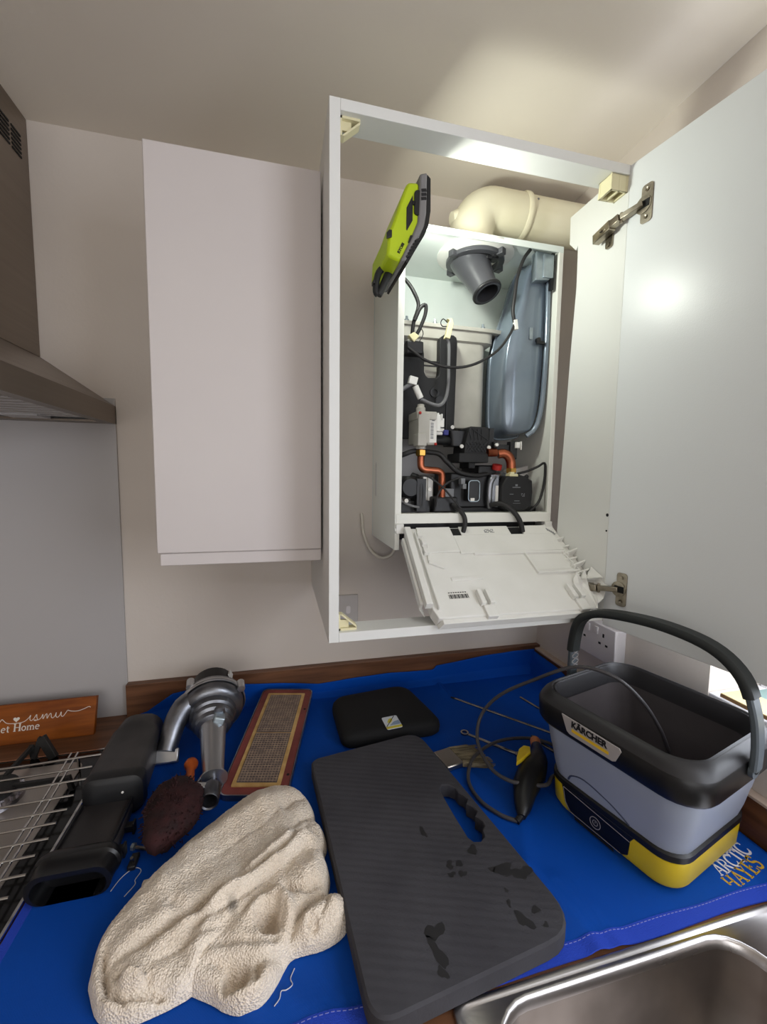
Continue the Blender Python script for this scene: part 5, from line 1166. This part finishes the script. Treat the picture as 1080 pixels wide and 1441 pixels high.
# ---------------------------------------------------------------- spray gun and hose
gn = thing('spray_gun', 'black spray gun with yellow trigger and its grey hose looping into the bucket', 'spray gun', (0.47, 0.66, ZT))
obj('gun_body', MB().tube([(0.538,0.752,0.945),(0.527,0.731,0.945),(0.508,0.706,0.945),(0.480,0.680,0.944),(0.449,0.653,0.940),(0.424,0.622,0.931),(0.412,0.606,0.926)], [0.0105,0.0145,0.022,0.0265,0.0235,0.015,0.007], 14, smooth=4), MAT['k_black'], gn, smooth=60)
obj('nozzle_ring', MB().tube([(0.5355,0.7475,0.945),(0.545,0.766,0.945)], [0.0112,0.0105], 16), MAT['orange'], gn, smooth=40)
yt = MB()
A_, B_ = V(0.498,0.716,0.969), V(0.450,0.677,0.966)
yd = (B_-A_).normalized(); ys_ = V(-yd.y, yd.x, 0)
yt.prism([(0,-0.006),(0.004,0.006),(0.020,0.010),(0.045,0.006),(0.064,0.0),(0.045,-0.006),(0.015,-0.012)], A_ + V(-0.004,0.004,-0.004), yd, ys_*-1, (0,0,1), 0.008)
obj('trigger', yt, MAT['trigger_yellow'], gn, smooth=0, bevel=0.002)
obj('hose_sleeve', MB().tube([(0.415,0.610,0.926),(0.400,0.603,0.922)], 0.0055, 12), MAT['k_black'], gn, smooth=60)
hz = ZT + 0.008
hs = [(0.402,0.604,0.922),(0.380,0.625,hz),(0.360,0.665,hz),(0.362,0.718,hz+0.001),(0.400,0.768,hz+0.008),(0.470,0.797,hz+0.012),(0.545,0.802,hz+0.006),(0.590,0.780,hz+0.002),(0.600,0.745,hz+0.002),(0.572,0.712,hz+0.003),(0.545,0.684,0.930),(0.512,0.661,0.942),(0.486,0.643,0.945),(0.446,0.644,0.953),(0.416,0.664,0.952),(0.402,0.705,0.950),(0.404,0.760,0.960),(0.417,0.789,0.985),(0.434,0.790,1.020),(0.460,0.765,1.065),(0.505,0.722,1.112),(0.556,0.667,1.160),(0.600,0.620,1.160),(0.646,0.600,1.120),(0.690,0.595,1.06),(0.722,0.598,1.003)]
obj('hose', MB().tube(hs, 0.0036, 10, smooth=6), MAT['hose'], gn, smooth=60)

# ---------------------------------------------------------------- burner plate
bpn = thing('burner_plate', 'maroon framed burner plate with tan woven mesh, propped at the back', 'burner', (-0.01, 0.93, ZT))
q00, q10, q01, q11 = V(-0.108,0.776,0.928), V(0.010,0.745,0.928), V(-0.056,1.098,0.960), V(0.078,1.072,0.960)
bu = ((q10-q00) + (q11-q01)); bu.normalize(); bv = ((q01-q00)+(q11-q10)); bv.normalize(); bn_ = bu.cross(bv).normalized(); bv = bn_.cross(bu)
bcn = (q00+q10+q01+q11)/4; bw, bh = 0.063, 0.163
obj('frame', MB().prism(rrect(bw,bh,0.014,4), bcn - bn_*0.012, bu, bv, bn_, 0.011), MAT['maroon'], bpn, smooth=20, bevel=0.0012)
obj('frame_edge', MB().loft([[bcn + bn_*h + bu*x + bv*y for x, y in rrect(bw+e,bh+e,0.014,4)] for e, h in ((0.0,-0.013),(0.0018,-0.013),(0.0018,0.0004),(0.0,0.0004),(0.0,-0.013))], False, False), MAT['alu'], bpn, smooth=0)
obj('fibre_border', MB().prism(rrect(bw-0.016,bh-0.018,0.002,2), bcn - bn_*0.001, bu, bv, bn_, 0.0022), MAT['mesh_tan'], bpn, smooth=0)
for s in (-1, 1):
    cc = bcn + bv*(s*0.069) + bn_*0.0012
    obj('mesh_pad', MB().prism(rrect(bw-0.024,0.0675,0.001,2), cc, bu, bv, bn_, 0.0012), MAT['mesh_dark'], bpn, smooth=0)
    wk = MB()
    for i in range(13):
        u = -0.036 + i*0.006; wk.bar(cc + bu*u - bv*0.066 + bn_*0.0013, cc + bu*u + bv*0.066 + bn_*0.0013, 0.0016, 0.0014, bn_)
    for j in range(22):
        v = -0.064 + j*0.0061; wk.bar(cc - bu*0.038 + bv*v + bn_*0.0013, cc + bu*0.038 + bv*v + bn_*0.0013, 0.0015, 0.0016, bn_)
    obj('mesh_weave', wk, MAT['weave'], bpn, smooth=0, kind='stuff')
for x, y in ((0.056,0.085),(0.056,-0.115)):
    obj('screw_hole', MB().lathe([(0.003,0),(0.003,0.0004)], bcn + bu*x + bv*y - bn_*0.0012, bn_, 10), MAT['dark'], bpn, smooth=0)
obj('rear_prop', MB().obox(bcn + bv*0.145 - bn_*0.0225, bu*0.05, bv*0.010, bn_*0.0125), MAT['alu'], bpn, smooth=0)

# ---------------------------------------------------------------- fan assembly
fn = thing('fan_assembly', 'cast aluminium boiler fan with black motor and long gas nozzle', 'fan', (-0.155, 0.95, ZT))
fc_ = V(-0.155, 0.985, 0.989); fa = V(0.135,-0.95,-0.22).normalized()
obj('motor', MB().lathe([(0.040,-0.085),(0.048,-0.078),(0.050,-0.022),(0.046,-0.018)], fc_, fa, 30), MAT['black'], fn, smooth=40)
obj('motor_tag', MB().obox(fc_ - fa*0.06 + V(0.041,0,0.032), (0.003,0,-0.006), (0,0.010,0), (0.002,0,0.001)), MAT['label'], fn, smooth=0)
obj('volute', MB().lathe([(0.062,-0.024),(0.069,-0.020),(0.071,-0.010),(0.067,-0.006),(0.067,0.004),(0.064,0.014),(0.058,0.020),(0.050,0.022),(0.049,0.036),(0.044,0.039),(0.0435,0.050),(0.038,0.054),(0.036,0.064),(0.028,0.068)], fc_, fa, 40), MAT['alu'], fn, smooth=32)
obj('volute_rim', MB().lathe([(0.070,-0.014),(0.0722,-0.011),(0.0722,-0.006),(0.070,-0.003)], fc_, fa, 40, False, False), MAT['alu_light'], fn, smooth=60)
for a in (35, 128):
    ca, sa = math.cos(math.radians(a)), math.sin(math.radians(a))
    p = fc_ + V(ca*0.076, 0, sa*0.069) - fa*0.006
    obj('fixing_lug', MB().lathe([(0.009,-0.012),(0.009,0.012),(0.005,0.013)], p, fa, 12), MAT['alu_light'], fn, smooth=30)
od = MB().tube([(-0.185,0.985,1.020),(-0.213,0.968,1.004),(-0.228,0.948,0.980),(-0.234,0.928,0.956),(-0.238,0.912,0.940)], [0.022,0.025,0.023,0.021,0.020], 14, smooth=3)
obj('outlet_duct', od, MAT['alu'], fn, smooth=50)
obj('outlet_flange', MB().obox((-0.239,0.907,0.934), (0.027,0,0), (0,0.004,-0.0035), (0,0.008,0.011)), MAT['alu_light'], fn, bevel=0.003)
obj('nozzle_tube', MB().lathe([(0.029,0.060),(0.0265,0.075),(0.0235,0.12),(0.020,0.170),(0.0185,0.192)], fc_, fa, 24, True, True), MAT['alu_light'], fn, smooth=50)
e0 = fc_ + fa*0.190
obj('nozzle_flange', MB().lathe([(0.0165,0),(0.026,0.001),(0.026,0.004),(0.012,0.005)], e0, fa, 24), MAT['alu_light'], fn, smooth=30)
e1_ = e0 + V(0.0, -0.005, 0.0)
obj('gas_inlet', MB().lathe([(0.008,0.004),(0.008,0.022),(0.017,0.024),(0.017,0.056),(0.0155,0.058),(0.013,0.056),(0.013,0.03)], e0 + V(0,0,-0.001), V(0.02,-1,-0.02), 22, True, False), MAT['alu'], fn, smooth=40)
obj('inlet_bracket', MB().obox(e0 + V(-0.020,-0.030,0.004), (0.012,-0.003,0), (0.001,0.006,0), (0,0,0.010)), MAT['alu_light'], fn, bevel=0.001)
obj('strut', MB().bar(e0 + V(-0.012,0.02,0.008), e0 + V(-0.026,-0.022,0.008), 0.004, 0.006), MAT['alu'], fn, bevel=0.0008)
lb_ = MB().lathe([(0.012,0.058),(0.012,0.066),(0.007,0.068)], fc_ + V(0.014,0,0.034), fa, 12)
obj('venturi_boss', lb_, MAT['alu'], fn)
obj('flue_probe', MB().obox(fc_ + fa*0.074 + V(0.012,0,0.027), (0.011,0,-0.004), fa*0.010, (0.003,0,0.008)), MAT['galv'], fn, bevel=0.003)

# ---------------------------------------------------------------- soot brush
sb = thing('soot_brush', 'dark maroon bristle brush with an orange wooden handle beside the fan', 'brush', (-0.185, 0.735, ZT))
bm_ = MB(); rr_ = random.Random(3)
rings = []
for j in range(11):
    t = j/10; th = math.pi*(0.04+0.92*t); ring = []
    for k in range(22):
        a = 2*math.pi*k/22; m_ = 1 + 0.07*math.sin(3*a+1) + 0.05*math.sin(5*a+j) + rr_.uniform(-0.035,0.035)
        ring.append(V(-0.184 + 0.046*math.sin(th)*math.cos(a)*m_, 0.732 + 0.072*math.sin(th)*math.sin(a)*m_ + 0.0, ZT+0.037 - 0.0335*math.cos(th)*(1+rr_.uniform(-0.04,0.04))))
    rings.append(ring)
obj('bristle_head', bm_.loft(rings), MAT['bristle'], sb, smooth=50)
tf_ = MB()
for k in range(320):
    a, th = rr_.uniform(0, 6.28), rr_.uniform(0.1, 2.2); c_ = V(-0.184, 0.732, ZT+0.037)
    d = V(0.046*math.sin(th)*math.cos(a), 0.072*math.sin(th)*math.sin(a), 0.0335*math.cos(th)); 
    p = c_ + d*0.96; q = c_ + d*1.05 + V(rr_.uniform(-1,1), rr_.uniform(-1,1), rr_.uniform(-0.5,1))*0.003
    q.z = max(q.z, ZT+0.004); tf_.bar(p, q, 0.0012, 0.0012)
obj('bristle_tufts', tf_, MAT['bristle'], sb, smooth=0, kind='stuff')
obj('handle', MB().lathe([(0.0085,0),(0.0080,0.02),(0.0075,0.040),(0.0085,0.046),(0.0125,0.052),(0.0130,0.058),(0.010,0.064),(0.004,0.067)], (-0.167,0.778,0.952), V(-0.12,0.98,0.12), 18), MAT['orangewood'], sb, smooth=60)

# ---------------------------------------------------------------- black flue sump
sp_ = thing('black_duct', 'long sooty black plastic boiler sump between the hob and the fan', 'duct', (-0.30, 0.82, ZT))
def yring(y, cx, hx, z0, z1, r, tilt=0.0): return [V(cx+x, y + tilt*(z-(z1-z0)/2), (z0+z1)/2+z) for x, z in rrect(hx, (z1-z0)/2, r, 5)]
zf = ZT + 0.0045
ub = MB().loft([yring(y, cx, hx, zf, z1, r) for y, cx, hx, z1, r in ((1.000,-0.304,0.030,0.968,0.020),(0.995,-0.304,0.040,0.984,0.030),(0.985,-0.304,0.044,0.991,0.034),(0.950,-0.303,0.046,0.993,0.034),(0.940,-0.302,0.0455,0.986,0.014),(0.80,-0.295,0.0465,0.986,0.012))])
obj('upper_box', ub, MAT['sumpgrey'], sp_, smooth=40)
obj('box_end', MB().loft([yring(y, -0.293, hx, zf, z1, r) for y, hx, z1, r in ((0.806,0.049,0.989,0.014),(0.797,0.050,0.990,0.016),(0.785,0.048,0.988,0.018),(0.780,0.040,0.980,0.018))]), MAT['black'], sp_, smooth=40)
obj('rivet', MB().ball((-0.276,0.7795,0.962), 0.0022, 8), MAT['label'], sp_)
lt = MB().loft([yring(y, cx, hx, zf, z1, 0.010) for y, cx, hx, z1 in ((0.783,-0.302,0.041,0.946),(0.70,-0.300,0.044,0.948),(0.672,-0.299,0.046,0.950))])
obj('lower_trough', lt, MAT['sump'], sp_, smooth=40)
obj('trough_ridge', MB().box(-0.3405,-0.336,0.675,0.778,0.944,0.952).box(-0.264,-0.2595,0.675,0.778,0.944,0.952), MAT['black'], sp_, bevel=0.001)
mo = MB().loft([yring(y, -0.298, hx, zf-0.0005, z1, r) for y, hx, z1, r in ((0.676,0.054,0.962,0.022),(0.668,0.058,0.966,0.024),(0.660,0.058,0.966,0.024),(0.657,0.055,0.963,0.022),(0.640,0.054,0.961,0.022),(0.632,0.055,0.962,0.022),(0.632,0.048,0.955,0.019),(0.66,0.047,0.954,0.018))], True, True)
obj('mouth_collar', mo, MAT['blackgloss'], sp_, smooth=40)
for y in (0.690, 0.735): obj('clip_lug', MB().box(-0.260,-0.244,y-0.006,y+0.006,0.925,0.936).box(-0.247,-0.243,y-0.006,y+0.006,0.920,0.940), MAT['black'], sp_, bevel=0.001)

# ---------------------------------------------------------------- small bits
bt = thing('bolt', 'small dark bolt lying left of the towel', 'bolt', (-0.228, 0.69, ZT))
obj('bolt_shank', MB().lathe([(0.003,0),(0.003,0.024)], (-0.233,0.702,ZT+0.0065), (0.9,-0.35,0), 10), MAT['chromevan'], bt)
obj('bolt_head', MB().lathe([(0.0055,0),(0.0055,0.005)], (-0.2345,0.7025,ZT+0.0075), (-0.9,0.35,0), 6), MAT['galv'], bt)
ck = thing('hose_clip', 'small black clip with a metal pin lying left of the towel', 'clip', (-0.226, 0.672, ZT))
obj('clip_body', MB().box(-0.234,-0.222,0.662,0.688,ZT+0.003,ZT+0.011), MAT['black'], ck, bevel=0.002)
obj('clip_pin', MB().lathe([(0.0025,0),(0.0025,0.010)], (-0.228,0.670,ZT+0.0115), (0,-0.3,1), 8), MAT['chromevan'], ck)
zth = ZT + 0.0040
tag(obj('loose_thread', MB().tube([(-0.246,0.634,zth),(-0.240,0.650,zth),(-0.232,0.661,zth),(-0.222,0.666,zth),(-0.213,0.659,zth),(-0.217,0.645,zth),(-0.215,0.637,zth),(-0.224,0.621,zth)], 0.0006, 6, smooth=5), MAT['thread'], smooth=60), 'frayed pale thread on the mat between black duct and towel', 'thread')
tag(obj('loose_thread', MB().tube([(x, y, zmat(x, y) + 0.0022) for x, y in ((0.012,0.474),(0.007,0.464),(0.009,0.457),(0.002,0.452),(-0.004,0.452),(-0.006,0.446),(-0.012,0.441))], 0.0006, 6, smooth=5), MAT['thread'], smooth=60), 'white thread trailing on the mat below the towel', 'thread')

# ---------------------------------------------------------------- towel
# a crumpled towel: three layers of cloth that overlap, each a thick-edged sheet with its own rolls and furrows, joined in one mesh
from mathutils.geometry import delaunay_2d_cdt
def line_sd(X, Y, pts):
    """distance, signed distance and position along a polyline"""
    best = np.full(X.shape, 9.0); sgn = np.zeros(X.shape); pos = np.zeros(X.shape); tot = 0
    for (ax, ay), (bx, by) in zip(pts[:-1], pts[1:]):
        L2 = (bx-ax)**2+(by-ay)**2
        t = np.clip(((X-ax)*(bx-ax)+(Y-ay)*(by-ay))/L2, 0, 1); d = np.hypot(X-(ax+t*(bx-ax)), Y-(ay+t*(by-ay)))
        s = np.sign((bx-ax)*(Y-ay)-(by-ay)*(X-ax)); m_ = d < best
        best = np.where(m_, d, best); sgn = np.where(m_, s, sgn); pos = np.where(m_, tot + t*math.sqrt(L2), pos); tot += math.sqrt(L2)
    return best, best*sgn, pos/tot
class Sheet:
    def __init__(s, outline, step=0.0024):
        P = spline([Vector((x, y, 0)) for x, y in outline + outline[:1]], 4)[:-1]
        L = [0.0]
        for i in range(len(P)): L.append(L[-1] + (P[(i+1) % len(P)] - P[i]).length)
        n = int(L[-1]/0.0024); R = []; k = 0
        for q in range(n):
            t = q*L[-1]/n
            while L[k+1] < t: k += 1
            R.append(P[k].lerp(P[(k+1) % len(P)], (t-L[k])/(L[k+1]-L[k]+1e-12)))
        s.ox = np.array([p.x for p in R]); s.oy = np.array([p.y for p in R]); s.n = n
        ring = np.stack([s.ox, s.oy], 1)
        nr = np.stack([np.roll(s.oy,-1)-np.roll(s.oy,1), -(np.roll(s.ox,-1)-np.roll(s.ox,1))], 1); nr /= np.linalg.norm(nr, axis=1)[:,None]
        sg = 1 if s.inside(ring[:1,0]+nr[:1,0]*0.002, ring[:1,1]+nr[:1,1]*0.002)[0] else -1
        rows = [ring]
        for d in (0.0005, 0.0014, 0.0030):
            q = ring + nr*sg*d; ok = s.inside(q[:,0], q[:,1]) & (s.dist(q[:,0], q[:,1]) > d*0.8); rows.append(q[ok])
        gx_, gy_ = np.meshgrid(np.arange(s.ox.min(), s.ox.max(), step), np.arange(s.oy.min(), s.oy.max(), step))
        gx_ = gx_ + rng.uniform(-0.0005, 0.0005, gx_.shape); gy_ = gy_ + rng.uniform(-0.0005, 0.0005, gy_.shape)
        ok = s.inside(gx_, gy_) & (s.dist(gx_, gy_) > 0.0044)
        rows.append(np.stack([gx_[ok], gy_[ok]], 1))
        s.P = np.vstack(rows); s.x, s.y = s.P[:,0], s.P[:,1]
        s.D = s.dist(s.x, s.y); s.D[:n] = 0; s.H = np.zeros(len(s.x))
    def inside(s, px, py):
        c = np.zeros(px.shape, bool); j = len(s.ox)-1
        for i in range(len(s.ox)):
            c ^= ((s.oy[i] > py) != (s.oy[j] > py)) & (px < (s.ox[j]-s.ox[i])*(py-s.oy[i])/(s.oy[j]-s.oy[i]+1e-12)+s.ox[i]); j = i
        return c
    def dist(s, px, py):
        d = np.full(px.shape, 9.0)
        for i in range(len(s.ox)):
            ax, ay, bx, by = s.ox[i-1], s.oy[i-1], s.ox[i], s.oy[i]
            t = np.clip(((px-ax)*(bx-ax)+(py-ay)*(by-ay))/((bx-ax)**2+(by-ay)**2+1e-12), 0, 1)
            d = np.minimum(d, np.hypot(px-(ax+t*(bx-ax)), py-(ay+t*(by-ay))))
        return d
    def roll(s, edge, dome, r, w):
        s.H += edge*np.sqrt(np.clip(1-(1-np.clip(s.D, 0, r)/r)**2, 0, 1)) + dome*(1-np.exp(-s.D/w)); return s
    def ridge(s, pts, h, w):
        d, _, a = line_sd(s.x, s.y, pts); s.H += h*np.exp(-(d/w)**2)*np.clip(np.sin(np.clip(a, 0, 1)*math.pi)*1.6+0.15, 0, 1); return s
    def crease(s, pts, depth, w, step=0.0, decay=0.03):
        """a sharp furrow between two rolls; step lets the roll on its left overlap the one on its right"""
        d, sd, a = line_sd(s.x, s.y, pts); e = np.clip(np.sin(np.clip(a, 0, 1)*math.pi)*2.2, 0, 1)
        s.H -= e*depth*np.exp(-d/w)
        if step: s.H += e*step/(1+np.exp(-np.clip(sd/0.0016, -40, 40)))*np.exp(-np.clip(sd, 0, None)/decay)*np.exp(-np.clip(-sd-0.004, 0, None)/0.002)
        return s
    def lay(s, mb, lift=None):
        n_ = 0.0012*np.sin(s.x*90+s.y*60) + 0.0010*np.sin(s.x*-70+s.y*130+2) + 0.0008*np.sin(s.x*210+s.y*40)
        H = np.clip(s.H + n_*np.clip(s.D/0.02, 0, 1) + rng.normal(0, 0.00045, s.H.shape)*np.clip(s.D/0.004, 0, 1), 0.002, None)
        H[:s.n] = 0.0
        Z = ZT + 0.0040 + H + (lift if lift is not None else 0)
        v2 = [Vector((float(x), float(y))) for x, y in s.P]
        ov, oe, of_, ovi, _, _ = delaunay_2d_cdt(v2, [(i, (i+1) % s.n) for i in range(s.n)], [list(range(s.n))], 1, 1e-7)
        mb.add([V(p.x, p.y, float(Z[q[0]]) if q else ZT+0.02) for p, q in zip(ov, ovi)], [list(f) for f in of_])
tw = MB()
under = Sheet([(-0.201,0.618),(-0.203,0.631),(-0.186,0.641),(-0.156,0.681),(-0.121,0.714),(-0.090,0.740),(-0.060,0.730),(-0.085,0.690),(-0.140,0.630),(-0.180,0.600)])
under.roll(0.016, 0.008, 0.010, 0.03).crease([(-0.200,0.624),(-0.187,0.627),(-0.170,0.642)], 0.010, 0.004).lay(tw)
low = Sheet([(-0.125,0.500),(-0.112,0.478),(-0.083,0.460),(-0.066,0.448),(-0.047,0.441),(-0.026,0.445),(-0.010,0.459),(0.000,0.474),(0.012,0.484),(0.049,0.485),(0.078,0.496),(0.089,0.519),(0.080,0.539),(0.063,0.548),(0.068,0.572),(0.064,0.600),(0.058,0.632),(0.012,0.640),(-0.044,0.600),(-0.100,0.550)])
low.roll(0.022, 0.016, 0.015, 0.035)
low.ridge([(-0.036,0.512),(-0.022,0.518),(-0.010,0.512)], -0.046, 0.011).ridge([(-0.052,0.515),(-0.030,0.534),(-0.006,0.540),(0.006,0.522),(0.012,0.496)], 0.014, 0.008)
low.crease([(-0.022,0.527),(-0.014,0.512),(-0.012,0.497)], 0.014, 0.004)
low.crease([(-0.004,0.556),(0.012,0.548),(0.030,0.545),(0.060,0.556)], 0.016, 0.005, 0.008, 0.02)
low.crease([(0.004,0.485),(0.014,0.508),(0.032,0.528),(0.066,0.548)], 0.018, 0.005, 0.006, 0.02)
low.ridge([(0.020,0.560),(0.045,0.575),(0.058,0.600)], 0.010, 0.014).ridge([(0.018,0.492),(0.045,0.506),(0.078,0.520)], 0.012, 0.013)
low.ridge([(0.028,0.501),(0.036,0.496),(0.044,0.499)], -0.016, 0.006).crease([(0.044,0.500),(0.056,0.512),(0.060,0.528)], 0.008, 0.004)
low.crease([(-0.100,0.488),(-0.072,0.480),(-0.037,0.472),(-0.005,0.478),(0.012,0.488)], 0.016, 0.005, 0.010, 0.02)
low.crease([(-0.092,0.502),(-0.060,0.496),(-0.030,0.492),(0.000,0.490)], 0.009, 0.005)
low.ridge([(-0.072,0.466),(-0.055,0.463),(-0.040,0.463)], -0.030, 0.010).ridge([(-0.085,0.460),(-0.060,0.448),(-0.035,0.447),(-0.015,0.462)], 0.008, 0.007)
low.crease([(-0.034,0.476),(-0.030,0.463),(-0.033,0.452)], 0.010, 0.0035)
low.lay(tw)
top = Sheet([(-0.226,0.508),(-0.230,0.548),(-0.218,0.580),(-0.194,0.612),(-0.162,0.652),(-0.125,0.690),(-0.093,0.729),(-0.054,0.757),(-0.012,0.765),(0.021,0.757),(0.043,0.730),(0.054,0.700),(0.056,0.676),(0.067,0.652),(0.068,0.622),(0.046,0.600),(0.015,0.578),(-0.020,0.554),(-0.048,0.526),(-0.075,0.508),(-0.096,0.492),(-0.104,0.474),(-0.139,0.464),(-0.172,0.461),(-0.203,0.473)])
top.roll(0.022, 0.022, 0.013, 0.055)
top.ridge([(-0.205,0.560),(-0.145,0.622),(-0.08,0.680),(-0.02,0.725),(0.02,0.735)], 0.014, 0.032)
top.crease([(-0.120,0.602),(-0.065,0.638),(-0.025,0.664),(-0.002,0.700)], 0.005, 0.009)
top.crease([(-0.212,0.500),(-0.198,0.513),(-0.167,0.524),(-0.127,0.542),(-0.088,0.558),(-0.043,0.575),(0.010,0.612),(0.042,0.665)], 0.022, 0.0055, 0.012, 0.03)
top.ridge([(-0.170,0.510),(-0.120,0.530),(-0.060,0.553),(0.000,0.592),(0.045,0.640)], 0.010, 0.010)
top.crease([(-0.130,0.520),(-0.085,0.532),(-0.049,0.548),(-0.010,0.574),(0.048,0.614)], 0.017, 0.0045, 0.006, 0.02)
top.crease([(-0.165,0.496),(-0.120,0.507),(-0.080,0.516),(-0.050,0.536)], 0.008, 0.006)
top.crease([(-0.003,0.690),(0.020,0.712),(0.040,0.722)], 0.008, 0.007).crease([(0.005,0.640),(0.030,0.672),(0.054,0.684)], 0.010, 0.006)
top.crease([(-0.218,0.538),(-0.209,0.508),(-0.197,0.484),(-0.176,0.473),(-0.150,0.474),(-0.120,0.470)], 0.024, 0.0045)
top.ridge([(-0.186,0.486),(-0.170,0.487),(-0.158,0.478)], 0.014, 0.008).crease([(-0.196,0.497),(-0.178,0.497),(-0.160,0.490),(-0.150,0.478)], 0.010, 0.004)
top.ridge([(-0.22,0.540),(-0.214,0.500),(-0.192,0.473),(-0.15,0.468)], 0.006, 0.006)
top.ridge([(-0.150,0.560),(-0.138,0.552),(-0.128,0.552)], -0.006, 0.008)
inl = np.where(low.inside(top.x, top.y), low.dist(top.x, top.y), 0.0)
top.lay(tw, 0.018*smooth01(inl/0.020))
twt = thing('towel', 'crumpled beige terry towel heaped in front of the burner plate', 'towel', (-0.07, 0.6, ZT))
two = obj('terry_cloth', tw, MAT['towel'], twt, smooth=180, recalc=False)
bm = bmesh.new(); bm.from_mesh(two.data)
for f in bm.faces:
    if f.normal.z < 0: f.normal_flip()
bm.to_mesh(two.data); bm.free()
md = two.modifiers.new('soft', 'SMOOTH'); md.factor = 0.3; md.iterations = 1
